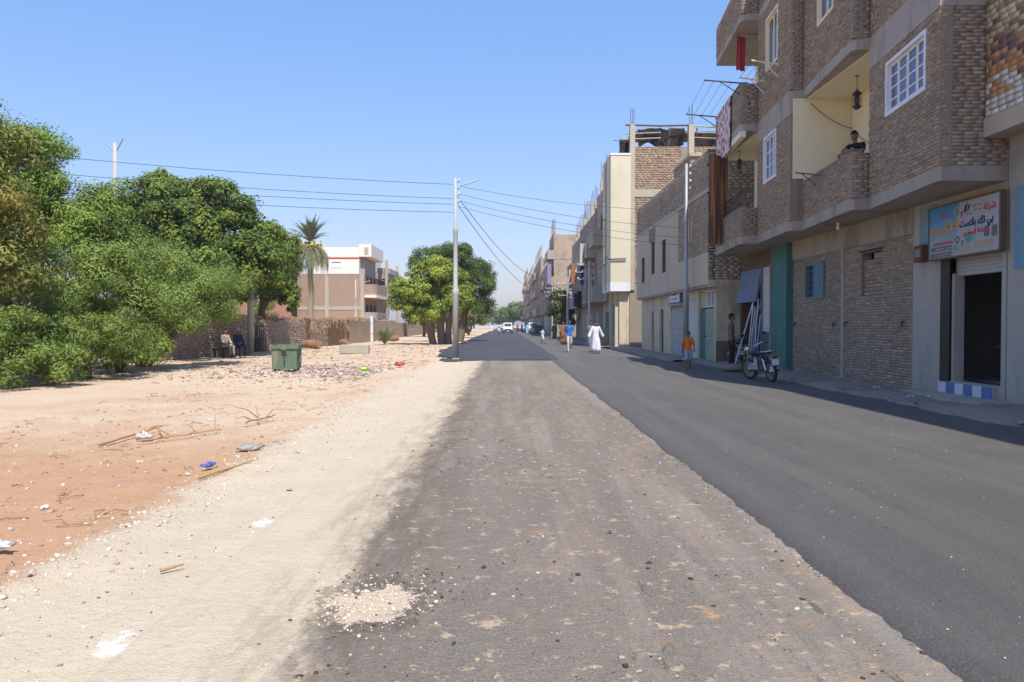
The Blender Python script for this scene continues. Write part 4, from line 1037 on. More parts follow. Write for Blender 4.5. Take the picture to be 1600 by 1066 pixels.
# ================================================================== poles and wires
m_polew = M('pale_pole_paint', (.46, .45, .43), .55, .12, 2, .1, 30, stain=(.3, .26, .22), stain_amt=.5)
def steel_pole(label, loc, h, r=.115, mat=m_steel, group='stepped steel utility poles', arm=None, ins=True, rz=0):
    t = thing('utility_pole', label, 'utility pole', loc, rz, group)
    mb = MB(); mb.lathe([(r*1.15, 0), (r*1.15, h*.36), (r*1.3, h*.365), (r*1.3, h*.385), (r*.85, h*.395), (r*.82, h*.7), (r*.95, h*.705), (r*.95, h*.72), (r*.62, h*.73), (r*.58, h)], 14); mb.build('shaft', mat, t, True)
    mb = MB(); mb.lathe([(r*1.9, -.02), (r*1.7, .05), (r*1.2, .09)], 12); mb.build('footing', m_conc_pale, t, True)
    if ins:
        for z in (h-.2, h-.5, h-.8, h-1.1):
            mb = MB(); mb.tube([(0, 0, z), (.16, 0, z+.02), (.16, 0, z+.1)], .016, 5); mb.build('bracket', m_iron, t, True)
            mb = MB(); mb.lathe([(.02, 0), (.045, .02), (.03, .05), (.045, .08), (.02, .11)], 8, T=Matrix.Translation((.16, 0, z+.06))); mb.build('insulator', m_white, t, True)
    if arm:
        for a in arm:
            mb = MB(); mb.tube([(0, 0, h-.35), (a*.45, 0, h-.28), (a, 0, h-.08)], .028, 6); mb.build('lamp_arm', mat, t, True)
    return t
steel_pole('stepped steel utility pole with short lamp arm, at the edge of the black asphalt', (-2.2, 34.4, 0), 8.0, .115, mat=m_polew, arm=[1.05])
steel_pole('stepped steel utility pole in front of the roller shutters of the plastered house', (7.35, 31.8, .1), 8.0, .1)
steel_pole('pale pole with forked top rising out of the trees', (-17.6, 35.5, 0), 9.75, .16, mat=m_polew, ins=False)
fk = bpy.context.scene.objects[-1] if False else None
steel_pole('grey pole against the mud brick wall next to the two seated men', (-13.35, 41, 0), 7.5, .14, mat=m_polew, ins=False)
steel_pole('slim white street lamp pole with curved arm by the straw-topped wall', (-13.4, 70, 0), 5.6, .1, mat=m_polew, ins=False, arm=[1.3])
steel_pole('short white concrete post past the blue door in the mud wall', (-16.6, 111, 0), 5.2, .17, mat=m_polew, ins=False)
steel_pole('second short white concrete post, left of the date palm bush', (-14.6, 118, 0), 4.6, .16, mat=m_polew, ins=False)
for s in (-1, 1):
    mb = MB(); mb.tube([(0, 0, 9.3), (s*.36, 0, 9.85+.1*s)], .035, 6); o = mb.build('fork_arm', m_steel, [q for q in bpy.data.objects if q.get('label', '').startswith('pale pole with forked')][0], True)
def cross_pole(label, loc, h):
    t = thing('utility_pole', label, 'utility pole', loc, 0, 'stepped steel utility poles')
    mb = MB(); mb.tube([(0, 0, 0), (0, 0, h)], [.12, .075], 10); mb.build('shaft', m_polew, t, True)
    for z, w_ in ((h-.3, .8), (h-.8, .95), (h-1.3, .8)):
        mb = MB(); mb.tube([(-w_, 0, z), (w_*.4, 0, z)], .035, 5); mb.build('cross_arm', m_steel, t, True)
        for q in (-w_, -w_*.5, w_*.35): mb = MB(); mb.lathe([(.03, 0), (.06, .03), (.04, .08), (.05, .12)], 7, T=Matrix.Translation((q, 0, z+.02))); mb.build('insulator', m_white, t, True)
    return t
cross_pole('white pole with three cross-arms in front of the narrow stepped brick house', (5.95, 55.5, .1), 6.0)
cross_pole('white pole with cross-arms beside the street tree on the house side', (5.8, 97, .1), 6.3)
cross_pole('thin dark pole behind the street tree on the house side', (5.55, 70, .1), 5.4)
cross_pole('farthest pole with cross-arms at the end of the house row', (4.7, 190, .1), 9.0)
steel_pole('utility pole outside the trees that carries the overhead lines', (-31, 20, 0), 8.3, .14)
P1 = Vector((-2.2, 34.4, 0)); P2 = Vector((7.35, 31.8, .1)); P0 = Vector((-31, 20, 0))
GW = 'overhead lines between the steel poles'
for k, (z1, z0) in enumerate(((7.72, 8.1), (7.1, 7.55), (6.85, 7.2), (6.5, 6.8))):
    cable([P1+Vector((-.1, 0, z1)), P0+Vector((.1, 0, z0))], .45, .0095, 'overhead_line', ('topmost of four', 'second from top of four', 'third from top of four', 'lowest of four')[k]+' overhead wires running from the roadside pole over the trees', 'power line', group=GW+' over the trees', n=24)
for k, (z1, z2) in enumerate(((7.65, 6.1), (7.3, 5.4), (7.0, 5.0), (6.75, 4.7))):
    cable([P1+Vector((.15, 0, z1)), P2+Vector((-.12, 0, z2))], .22, .0075, 'overhead_line', ('topmost of four', 'second from top of four', 'third from top of four', 'lowest of four')[k]+' overhead wires crossing the road from steel pole to steel pole', 'power line', group=GW+' across the road', n=24)
for k, (z1, e) in enumerate(((7.15, (5.7, 97, 7.6)), (6.8, (5.3, 108, 6.8)))):
    cable([P1+Vector((.12, 0, z1)), Vector(e)], 1.5, .015, 'overhead_line', ('upper', 'lower')[k]+' of two thick slack cables from the roadside pole to the far house row', 'power line', group='slack cables to the far houses', n=30)
for dz in (0, .35):
    cable([(5.95, 55.5, 5.3+dz), (7.0, 50.0, 6.2+dz)], .3, .012, 'overhead_line', ('lower', 'upper')[dz > 0]+' of two short lines from the cross-arm pole to the yellow-fronted house', 'power line', group='lines at the yellow-fronted house')
    cable([(5.3, 55.5, 5.2+dz), (5.1, 97, 6.0+dz)], .9, .012, 'overhead_line', ('lower', 'upper')[dz > 0]+' of two lines strung along the house fronts between cross-arm poles', 'power line', group='lines along the house fronts')

# ================================================================== mud brick boundary wall on the left
m_mudb = M('mud_brick', (1, 1, 1), .95, .15, 2, .6, 40, attr=True)
m_mudw = M('mud_plaster', (.42, .32, .23), .95, .2, 1.5, .6, 25, stain=(.3, .23, .17), stain_amt=.6)
PAL_M = [(.44, .35, .26), (.4, .31, .23), (.48, .39, .3), (.38, .3, .23)]
W_ = thing('mud_brick_wall', 'long low wall of pale mud bricks with straw on top, behind the dumpster', 'wall', (-14, 50, 0))
segs = [((-15.3, 31), (-14.3, 40.6), 1.95), ((-14.3, 40.6), (-14.0, 42.6), 2.15), ((-14.0, 45.2), (-13.75, 54), 1.85), ((-13.75, 54), (-12.9, 64), 1.9), ((-12.9, 64), (-12.7, 74), 2.0), ((-12.7, 75.4), (-12.9, 92), 2.1), ((-13.4, 92), (-14.5, 170), 1.9)]
bm_ = []
for i, (a, b, h) in enumerate(segs):
    # the face looks towards the road (+x): run the local axis towards the camera
    T = frame((b[0], b[1], 0), (a[0]-b[0], a[1]-b[1], 0)); L = math.hypot(b[0]-a[0], b[1]-a[1])
    mb = MB(); k = max(2, int(L/.8)); pts = []
    for q in range(k+1): pts.append((L*q/k, h-.05+random.uniform(-.09, .07)))
    V = [T @ Vector((u, y, z)) for y in (-.35, 0) for u, z in pts]+[T @ Vector((u, y, -.05)) for y in (-.35, 0) for u, z in pts]
    n1 = k+1
    F = [(q, q+1, n1+q+1, n1+q) for q in range(k)]+[(n1+q, n1+q+1, 3*n1+q+1, 3*n1+q) for q in range(k)]+[(q+1, q, 2*n1+q, 2*n1+q+1) for q in range(k)]+[(0, n1, 3*n1, 2*n1), (n1-1, 2*n1-1+n1*0+0, 4*n1-1, 3*n1-1)]
    mb.add(V, F); mb.build('wall_section', m_mudw, W_)
    if i in (0, 1, 2, 3): bm_ += brick_arrays(T, .02, L-.02, .02, h-.14, pal=PAL_M, bl=.27, bh=.095, jt=.03, proud=(.01, .045), jit=.012, miss=.03)
brick_stuff('mud_brickwork', bm_, m_mudb, W_)
# end of the near section facing the camera, seen as pale bricks by the gate
for a, b, x0, x1 in ((42.6, 0, -14.2, -13.6),):
    T = frame((x1, 42.55, 0), (-1, 0, 0)); 
# straw and brushwood on top
mb = MB()
for (a, b, h), cnt in ((segs[2], 260), (segs[3], 420), (segs[4], 200)):
    for k in range(cnt):
        t = random.random(); p = Vector((a[0]+(b[0]-a[0])*t-.15, a[1]+(b[1]-a[1])*t, h+random.uniform(-.05, .22)))
        d = Vector((random.uniform(-.5, .55), random.uniform(-1, 1), random.uniform(-.25, .18)))*random.uniform(.3, .9)
        if h == 1.9 and random.random() < .3: d = Vector((.35, random.uniform(-.2, .2), -.5-random.random()*.5))
        mb.tube([p, p+d], random.uniform(.01, .03), 3)
tag(mb.build('straw_topping', M('straw', (.46, .32, .19), .95, .3, 5, .3, 20), W_), kind='stuff')
mb = MB()
for k in range(26):
    y = 58.5+k*.14; x = -13.3+(y-58)*.09+.1
    mb.tube([(x, y, 0), (x+random.uniform(-.05, .1), y+random.uniform(-.1, .1), 1.75+random.uniform(-.15, .2))], .035, 5)
tag(mb.build('reed_screen', m_brown, W_), kind='stuff')
mb = MB(); mb.box((-13.85, 53.8, 0), (-13.55, 54.2, 2.0)); mb.build('gatepost', m_brown, W_)
mb = MB(); mb.box((-13.1, 63.6, 0), (-12.8, 64.0, 1.95)); mb.build('gatepost', m_brown, W_)
mb = MB(); mb.box((-12.75, 74.1, 0), (-12.6, 75.3, 2.2)); mb.build('blue_door', m_bluewood, W_)
mb = MB(); mb.box((-12.78, 73.6, 0), (-12.5, 74.1, 2.4)); mb.build('white_jamb', m_white, W_)
gt = thing('metal_gate', 'dark rusted metal grille gate set in the mud brick wall behind the dumpster', 'gate', (-13.9, 44, 0))
for k in range(9): mb = MB(); mb.tube([(-14.0+.02*k, 42.7+k*.3, .05), (-14.0+.02*k, 42.7+k*.3, 1.55)], .02, 5); mb.build('bar', m_iron, gt)
for z in (.1, .8, 1.5): mb = MB(); mb.tube([(-14.0, 42.7, z), (-13.84, 45.1, z)], .025, 5); mb.build('rail', m_iron, gt)
mb = MB(); mb.box((-14.08, 42.75, .05), (-14.04, 45.1, .85)); mb.build('sheet', m_iron, gt)
# logs by the wall
for lab, a, b, r_ in (('thick sawn log lying at the foot of the straw-topped wall', (-13.2, 51.5, .3), (-12.2, 51.0, .28), .28), ('small orange-brown log stump near the reed screen', (-12.4, 59.2, .25), (-11.9, 58.8, .25), .22), ('hollow curved log beside the white lamp pole', (-11.6, 71.2, .3), (-9.8, 71.6, .42), .3)):
    a = Vector(a); b = Vector(b); mb = MB(); pts = [a.lerp(b, t/5)+Vector((0, 0, .06*math.sin(t*1.3))) for t in range(6)]
    mb.tube(pts, [r_*random.uniform(.85, 1.1) for _ in pts], 10); tag(mb.build('log', M('log_bark', (.3, .17, .09), .95, .3, 6, .8, 20)), lab, 'log')
# concrete block
cb = MB(); Tcb = Matrix.Translation((-8.2, 42.6, 0)) @ Matrix.Rotation(R(4), 4, 'Z')
cb.box((-.75, -.35, 0), (.75, .35, .48), T=Tcb, bev=.03); cb.box((-.8, -.3, .0), (-.74, .3, .4), T=Tcb)
tag(cb.build('concrete_block', M('block_concrete', (.42, .38, .32), .95, .15, 2, .5, 25)), 'grey concrete trough block lying on the rubbish-strewn dirt', 'block')

# ================================================================== dumpster
n = N('green_dumpster_paint'); b_ = n.mix(n.noise(2.5, 6, .65), (.08, .14, .085), (.16, .215, .14))
b_ = n.mix(n.mr(n.noise(5, 7, .7, n.map(n.obj(), (1, 1, .4))), .52, .66, 0, .8), b_, (.3, .24, .15)); b_ = n.mix(n.mr(n.noise(9, 7, .75), .6, .68, 0, .8), b_, (.11, .06, .035))
m_dump = n.done(b_, .6, n.bump(n.noise(12, 5), .3, .01), .1, .3)
dp = thing('dumpster', 'dented green steel rubbish dumpster with dark cross-shaped mark', 'dumpster', (-7.05, 25.2, 0), R(3))
hw, hd = .4, .36
mb = MB(); V = []
for z, k in ((.14, .93), (.2, .97), (.8, 1.0)):
    V += [(-hw*k, -hd*k, z), (hw*k, -hd*k, z), (hw*k, hd*k, z), (-hw*k, hd*k, z)]
F = [(3, 2, 1, 0)]+[(r*4+i, r*4+(i+1) % 4, r*4+4+(i+1) % 4, r*4+4+i) for r in range(2) for i in range(4)]
mb.add(V, F); mb.add([(x*.96, y*.96, z+.01) for x, y, z in V], [f[::-1] for f in F]); body = mb.build('bin_body', m_dump, dp, True)
mb = MB()
for lo, hi in (((-hw-.05, -hd-.05, .79), (hw+.05, -hd+.02, .9)), ((-hw-.05, hd-.02, .79), (hw+.05, hd+.05, .93)), ((-hw-.05, -hd+.02, .79), (-hw+.02, hd-.02, .93)), ((hw-.02, -hd+.02, .79), (hw+.05, hd-.02, .93))): mb.box(lo, hi, bev=.008)
mb.build('rim', m_dump, dp, True)
mb = MB(); mb.box((-.08, -hd-.075, .76), (.08, -hd-.05, .92)); mb.build('hinge_bracket', m_dump, dp, True)
mb = MB(); mb.box((-hw*.98, -hd*.97-.02, .14), (hw*.98, -hd*.97+.0, .2)); mb.build('bottom_rail', m_dump, dp, True)
mb = MB(); mb.box((-.017, -hd-.012, .24), (.017, -hd+.01, .7)); mb.box((-.085, -hd-.0125, .585), (.085, -hd+.005, .635)); mb.build('cross_mark', m_iron, dp, True)
for s in (-1, 1):
    mb = MB(); mb.box((s*hw*1.0-.03, -.05, .35), (s*hw+.03+s*.03, .05, .6)); mb.build('lift_trunnion', m_dump, dp, True)
    for q in (-1, 1):
        mb = MB(); mb.tube([(s*.3-.03, q*.27, .07), (s*.3+.03, q*.27, .07)], .07, 12); mb.build('caster', m_rubber, dp, True)
        mb = MB(); mb.box((s*.3-.045, q*.27-.03, .06), (s*.3+.045, q*.27+.03, .15)); mb.build('caster_fork', m_iron, dp, True)

# ================================================================== left-hand house
LH = thing('red_brick_block', 'red brick block with cream top storey, red stripe and rounded balconies beyond the palm', 'house', (-19, 90, 0))
m_lb = brick_mat('left_brick', (.38, .25, .175), (.45, .31, .22), (.4, .32, .24), .3, .1, 'both', dirt=(.36, .28, .22))
m_lcream = M('cream_wall_paint', (.8, .73, .64), .85, .06, .6, .1, 15)
LX0, LX1, LY0, LY1 = -23.5, -15.4, 85, 103
mb = MB(); mb.box((LX0, LY0, 0), (LX1, LY1, 7.1)); mb.build('brick_wall', m_lb, LH)
for z in (3.2,): mb = MB(); mb.box((LX0-.02, LY0-.04, z), (LX1+.02, LY0+.1, z+.4)); mb.build('ring_beam', m_conc_pale, LH)
mb = MB(); mb.box((LX0-.03, LY0-.05, .0), (LX1+.03, LY0+.1, 1.0)); mb.build('plinth', m_conc_pale, LH)
for x in (LX1-.35, LX1-4.2, LX0): mb = MB(); mb.box((x, LY0-.045, 1.0), (x+.4, LY0+.1, 7.1)); mb.build('column', m_conc_pale, LH)
mb = MB(); mb.box((-21.2, LY0-.03, 7.1), (-15.9, LY1-3, 10.0)); mb.build('upper_storey', m_lcream, LH)
mb = MB(); mb.box((-21.22, LY0-.06, 8.72), (-15.88, LY0+.1, 8.9)); mb.build('red_stripe', M('red_stripe_paint', (.5, .1, .06), .8, .1, 2, 0), LH)
mb = MB(); mb.box((-19.0, LY0-.06, 7.75), (-17.7, LY0+.05, 8.45)); wl = mb.build('window', m_white, LH)
mb = MB(); mb.box((-18.85, LY0-.065, 8.3), (-17.85, LY0-.055, 8.4)); mb.build('pane', m_glass, wl)
# street side: rounded balconies on three levels
def balcony(y0, y1, z, out, ph, mat, parent, x=LX1):
    pts = [(x, y0)]+[(x+out*math.sin(t*math.pi/2/5), y0+out*.8*(1-math.cos(t*math.pi/2/5))) for t in range(1, 6)]+[(x+out, y1), (x, y1)]
    mb = MB(); mb.prism(pts, z-.12, z+.08); bb = mb.build('balcony_slab', m_conc_pale, parent)
    inn = [(x, y0+.12)]+[(x+(out-.12)*math.sin(t*math.pi/2/5), y0+.12+(out-.12)*.8*(1-math.cos(t*math.pi/2/5))) for t in range(1, 6)]+[(x+out-.12, y1-.12), (x, y1-.12)]
    mb = MB(); k = len(pts)
    V = [(p[0], p[1], z+.08) for p in pts]+[(p[0], p[1], z+ph) for p in pts]+[(p[0], p[1], z+.08) for p in inn]+[(p[0], p[1], z+ph) for p in inn]
    F = []
    for i in range(k-1): F += [(i, i+1, k+i+1, k+i), (2*k+i+1, 2*k+i, 3*k+i, 3*k+i+1), (k+i, k+i+1, 3*k+i+1, 3*k+i)]
    mb.add(V, F); mb.build('balcony_parapet', mat, bb)
balcony(85.3, 93, 1.8, 1.3, 1.15, m_plaster, LH); balcony(85.3, 93, 4.9, 1.3, 1.1, m_lb, LH); balcony(94, 102.5, 5.2, 1.3, 1.1, m_lb, LH); balcony(94, 102.5, 7.9, 1.4, .5, m_conc_pale, LH)
mb = MB(); mb.box((LX1-.02, 85.2, 4.55), (LX1+1.35, 93.2, 4.78)); mb.build('balcony_canopy', m_lcream, LH)
mb = MB(); mb.box((-15.9, 85.2, 9.0), (-14.6, 93.5, 10.35)); mb.build('cornice_box', m_lcream, LH)
for k in range(2): mb = MB(); mb.box((-15.35+.0, 85.17+.0, 9.2), (-14.9, 85.2, 10.0)); mb.build('relief_panel', m_conc_pale, LH) if k == 0 else None
for y in (86.5, 89.0, 91.4):
    for z in (2.0, 5.1, 7.6):
        mb = MB(); mb.box((-15.41 if z < 7 else -15.91, y, z+.1), (-15.36 if z < 7 else -15.86, y+.95, z+1.8)); mb.build('door', m_dark, LH)
mb = MB(); mb.box((-15.9, 86, 7.1), (-15.45, 93, 9.0)); mb.build('loggia_wall', m_conc, LH)
for y in (93.6, 102.6): mb = MB(); mb.box((-14.4, y, 0), (-14.1, y+.3, 9.3)); mb.build('column', m_conc_pale, LH)
mb = MB(); mb.box((-15.3, 94, 7.1), (-14.2, 103, 8.0)); mb.build('shadow_loggia', m_conc, LH)
# annex
AN = thing('low_brick_annex', 'low brick annex with dark openings and pink wall under, left of the palm trunk', 'house', (-25, 84, 0))
for x0, x1, z0, z1, m_ in ((-30, -22.6, 5.6, 7.0, m_lb), (-30, -28.1, 4.0, 5.6, m_lb), (-26.6, -25.5, 4.0, 5.6, m_lb), (-24.3, -22.6, 4.0, 5.6, m_lb), (-30, -22.6, 0, 4.0, M('pink_brick_wall', (.42, .2, .16), .9, .12, 2, .2, 20))):
    mb = MB(); mb.box((x0, 82.5, z0), (x1, 82.8, z1)); mb.build('wall_piece', m_, AN)
mb = MB(); mb.box((-30.5, 82.2, 5.55), (-23.5, 82.9, 5.75)); mb.build('lintel', m_conc_pale, AN)
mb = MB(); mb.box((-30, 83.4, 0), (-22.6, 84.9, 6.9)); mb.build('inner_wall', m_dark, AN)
mb = MB(); mb.box((-24.6, 82.42, 1.2), (-23.3, 82.5, 2.3)); wl = mb.build('window', m_conc_pale, AN)
mb = MB(); mb.box((-24.45, 82.4, 1.7), (-23.45, 82.43, 2.2)); mb.build('pane', m_dark, wl)

# ================================================================== trees
def leaf_mat(name, tr=.15):
    n = N(name); c = n.attr()
    return n.done(c, .6, None, 0, .3, (tr, n.mix(1.0, c, (1.25, 1.3, .55), 'MULTIPLY')))
m_leaf = leaf_mat('leaf_green'); m_bark = M('tree_bark', (.2, .145, .1), .95, .3, 6, .9, 20); m_barkp = M('pale_bark', (.33, .25, .18), .95, .3, 5, .8, 20)
def crown_arrays(lobes, n_cl, per, cr, ll, lw, pal, seed, droop=0.0, flat=.75, inner=.1, nsub=9, accent=None, frac=.0, lowcut=None):
    r = np.random.default_rng(seed); lobes = np.array(lobes, float)
    big = lobes; sub = []
    for L0 in lobes:
        for q in range(nsub):
            d = r.normal(size=3); d /= np.linalg.norm(d)
            if d[2] < -.5: d[2] *= -.6
            f = r.uniform(.24, .44); sub.append([*(L0[:3]+d*L0[3:6]*(1.0-f*.75)), *(L0[3:6]*f*r.uniform(.85, 1.2, 3))])
    lobes = np.array(sub)
    w_ = (lobes[:, 3]*lobes[:, 4]*lobes[:, 5])**(2/3); w_ /= w_.sum()
    cs = []; out = []
    while len(cs) < n_cl:
        i = r.choice(len(lobes), p=w_); d = r.normal(size=3); d /= np.linalg.norm(d)
        if d[2] < -.55 and r.random() < .6: continue
        rad = r.uniform(.86, 1.06) if r.random() > inner else r.uniform(.45, .85)
        rad *= 1+.12*np.sin(d[0]*5+i)*np.cos(d[1]*4+i*2)
        p = lobes[i, :3]+d*lobes[i, 3:6]*rad
        q = ((p-lobes[:, :3])/lobes[:, 3:6]); q = (q**2).sum(1); q[i] = 9
        if (q < .45).any() and r.random() < .9: continue
        if p[2] < .1: p[2] = r.uniform(.1, .35)
        cs.append(p); out.append(d)
    cs = np.array(cs); out = np.array(out)
    tint = np.clip(r.normal(.5, .28, n_cl), 0, 1)
    csz = cr*r.uniform(.6, 1.35, n_cl)
    N_ = n_cl*per; ci = np.repeat(np.arange(n_cl), per)
    off = r.normal(size=(N_, 3)); off /= np.linalg.norm(off, axis=1)[:, None]
    off *= (r.random(N_)**.45)[:, None]; off[:, 2] *= flat
    pos = cs[ci]+off*csz[ci][:, None]
    pos[:, 2] = np.maximum(pos[:, 2], .05)
    nrm = off*1.15+out[ci]*.45+np.array([0, 0, .35])+r.normal(0, .38, (N_, 3)); nrm /= np.linalg.norm(nrm, axis=1)[:, None]
    ax = r.normal(size=(N_, 3))+off*.8+np.array([0, 0, -droop]); ax -= nrm*(ax*nrm).sum(1)[:, None]; ax /= np.linalg.norm(ax, axis=1)[:, None]+1e-9
    sd = np.cross(nrm, ax); L = ll*r.uniform(.6, 1.3, N_)[:, None]; W = lw*r.uniform(.6, 1.3, N_)[:, None]
    V = np.stack([pos-ax*L*.5, pos+sd*W*.5-nrm*W*.12, pos+ax*L*.5, pos-sd*W*.5-nrm*W*.12], 1).reshape(-1, 3)
    F = np.arange(N_*4).reshape(-1, 4)
    a, b = np.array(pal[0]), np.array(pal[1]); t = np.clip(tint[ci]+r.normal(0, .18, N_), 0, 1)[:, None]
    col = a*(1-t)+b*t
    if accent is not None:
        m = (r.random(n_cl) < frac)[ci]; ac = np.array(accent); col[m] = ac*(.8+.4*r.random((m.sum(), 1)))
    return V, F, np.clip(col*np.array([1.28, 1.24, .95]), 0, .6)
def limbs(mb, base, tips, r0, r1, seed, sway=.35, n=6):
    r = random.Random(seed)
    for tp in tips:
        a = Vector(base); b = Vector(tp); P = []; Q = []
        for i in range(n+1):
            t = i/n; p = a.lerp(b, t); s = math.sin(t*math.pi)
            P.append(p+Vector((r.uniform(-sway, sway)*s*.4, r.uniform(-sway, sway)*s*.4, .15*s))); Q.append(r0*(1-t)+r1*t)
        mb.tube(P, Q, 8)
def tree(name, label, base, lobes, trunk, n_cl, per, cr, ll, lw, pal, seed, group=None, bark=None, **k):
    t = thing(name, label, k.pop('cat', 'tree'), base, 0, group)
    mb = MB()
    for tr in trunk: limbs(mb, tr[0], tr[1], tr[2], tr[3], seed)
    mb.build('trunk', bark or m_bark, t)
    V, F, c = crown_arrays(lobes, n_cl, per, cr, ll, lw, pal, seed, **k)
    np_mesh('crown', V, F, m_leaf, t, c); return t
G_AC = ((.05, .1, .02), (.17, .25, .05)); G_FIC = ((.035, .07, .014), (.16, .215, .035)); G_OL = ((.07, .1, .024), (.2, .22, .06)); G_BUSH = ((.06, .11, .024), (.2, .26, .065))
def trk(base, tips, r0=.22, r1=.05): return (base, tips, r0, r1)
# olive-yellow podded tree at the far left
lob = [(-14.4, 20.6, 5.9, 1.9, 1.6, 1.4), (-14.0, 20.0, 4.6, 2.0, 1.6, 1.4), (-14.6, 20.5, 3.2, 2.3, 1.8, 1.5), (-14.9, 21.5, 6.7, 1.3, 1.3, .9)]
tree('podded_tree', 'tall tree with yellow-olive dry pods in its foliage, outermost of the clump', (-14.8, 20.8, 0), lob, [trk((-14.8, 20.8, 0), [(-14.4, 20.2, 5), (-14.9, 20.8, 7), (-14.2, 20, 4)])], 330, 130, .5, .16, .05, G_OL, 1, droop=.5, accent=(.23, .2, .06), frac=.28)
lob = [(-21.5, 29, 3.6, 3.0, 2.4, 3.2), (-18.2, 29, 2.6, 2.4, 2.2, 2.4), (-24.5, 30, 4, 3, 2.4, 3)]
tree('ficus_tree', 'dark fig tree filling the gap behind the podded tree', (-21, 29.5, 0), lob, [trk((-21, 29.5, 0), [(-21.4, 29, 3.6), (-18.6, 29, 2.6)], .25, .08)], 420, 90, .55, .22, .12, G_FIC, 11)
# tall bright tree behind it
lob = [(-15.6, 24.6, 6.5, 1.5, 1.5, 1.2), (-14.8, 25.0, 7.0, .9, 1.0, .8), (-16.5, 24.6, 7.1, 1.1, 1.2, .9), (-14.2, 25.2, 5.6, 1.7, 1.5, 1.2), (-14.6, 25, 3.8, 2.2, 1.8, 1.6), (-15.9, 25, 5, 2, 1.6, 1.6)]
tree('feathery_tree', 'tall feathery bright green tree with twin tufts on top', (-15.2, 25, 0), lob, [trk((-15.2, 25, 0), [(-15.4, 24.8, 6.5), (-14.4, 25, 5.5), (-16.2, 24.8, 7)])], 420, 130, .45, .14, .045, ((.06, .12, .025), (.22, .31, .065)), 2)
# broad feathery acacia
lob = [(-13.6, 26, 4.4, 1.5, 1.5, 1.2), (-12.6, 27, 3.4, 1.7, 1.7, 1.0), (-11.7, 28.5, 2.8, 1.6, 1.6, .95), (-11.3, 30, 2.9, 1.4, 1.6, .85), (-12.2, 26, 2.0, 1.9, 1.7, 1.1), (-13.2, 24.5, 3.0, 1.7, 1.6, 1.5), (-12.1, 30, 1.9, 1.7, 1.7, .8)]
tree('acacia_tree', 'broad spreading acacia with soft grey-green sprays reaching over the dirt', (-13.0, 28, 0), lob, [trk((-13.0, 28, 0), [(-12.4, 26.8, 3.2), (-13.4, 26.5, 4.4), (-11.5, 29, 2.7), (-12, 30.3, 2.0)])], 560, 165, .5, .13, .036, ((.07, .13, .032), (.25, .32, .09)), 3)
# low bushes along the edge
for i, (x, y, s, lab) in enumerate(((-11.9, 19.4, 1.0, 'round low bush with bright tips at the outer end of the hedge line'), (-13.2, 18.6, 1.05, 'low dark bush tucked under the podded tree'), (-11.6, 22.0, 1.2, 'large round bush in front of the feathery tree, sunlit top'), (-12.0, 24.6, 1.1, 'bush at the foot of the acacia where the dirt hump begins'))):
    lob = [(x, y, .85*s, 1.25*s, 1.2*s, .95*s), (x-.8*s, y+.5, 1.3*s, 1.1*s, 1.1*s, 1.0*s), (x+.35*s, y+.3, .55*s, .9*s, .9*s, .6*s), (x-.9*s, y-.2, .6*s, 1.0*s, 1*s, .7*s)]
    tree('bush', lab, (x-.2, y+.2, 0), lob, [trk((x-.2, y+.2, 0), [(x, y, .9*s), (x-.7, y+.4, 1.3*s)], .07, .02)], 210, 110, .33, .13, .035, G_BUSH, 10+i, cat='bush', group=None)
# dark ficus trees behind
lob = [(-16.6, 40, 7.0, 2.6, 2.4, 2.2), (-18.8, 40, 6.6, 2.0, 2, 2.2), (-14.4, 40, 6.2, 2.2, 2.2, 2.1), (-13.0, 40.5, 4.8, 1.6, 1.9, 1.9), (-16, 39.5, 4.6, 3, 2.4, 2), (-13.8, 39.8, 3.3, 1.9, 1.8, 1.2), (-18.5, 39.5, 4.2, 2.6, 2, 2), (-15.5, 40, 8.1, 1.6, 1.5, 1.0), (-17.6, 40, 8.3, 1.3, 1.3, .9), (-20.6, 39.5, 5.4, 1.8, 2, 2.4), (-13.0, 36.2, 3.9, 2.0, 2.0, 1.1), (-14.2, 33.6, 3.7, 1.9, 2.0, 1.2), (-12.4, 38.0, 4.6, 1.6, 1.8, 1.2)]
tree('ficus_tree', 'large dense dark green fig tree overhanging the mud wall and the seated men', (-15.6, 41.5, 0), lob, [trk((-15.6, 41.5, 0), [(-15, 41, 5), (-17, 40.4, 5.5), (-14, 41, 4.5), (-16, 41, 7)], .35, .08)], 900, 140, .56, .19, .11, G_FIC, 4)
lob = [(-13.2, 45.5, 4.6, 1.3, 1.5, 2.4), (-13.9, 45.8, 6.2, 1.2, 1.4, 1.5), (-13.2, 45.2, 3.2, 1.1, 1.3, 1.3)]
tree('ficus_tree', 'narrow yellow-green fig tree at the end of the dark clump by the gate', (-14.6, 46, 0), lob, [trk((-14.6, 46, 0), [(-13.5, 45.6, 4.5), (-14, 45.8, 6)], .2, .05)], 260, 105, .42, .19, .11, ((.05, .085, .016), (.17, .21, .035)), 5)
lob = [(-24.5, 74, 6.8, 3.2, 3, 2.8), (-21.8, 75, 6.6, 2.4, 2.5, 2.4), (-27, 74, 6, 3, 3, 3)]
tree('ficus_tree', 'distant dark fig tree peeping out behind the clump, left of the palm', (-24, 75, 0), lob, [trk((-24, 75, 0), [(-24, 75, 6), (-22, 75, 6)], .3, .1)], 330, 80, .7, .3, .17, G_FIC, 6)
lob = [(-19.2, 62, 2.6, 1.2, 1.2, 1.5), (-19.6, 62.3, 1.4, 1.4, 1.3, 1.2)]
tree('pepper_tree', 'small weeping pepper tree behind the mud wall', (-19.3, 62, 0), lob, [trk((-19.3, 62, 0), [(-19.2, 62, 2.6)], .12, .04)], 120, 90, .45, .2, .035, ((.09, .12, .04), (.2, .24, .09)), 7, droop=1.5)
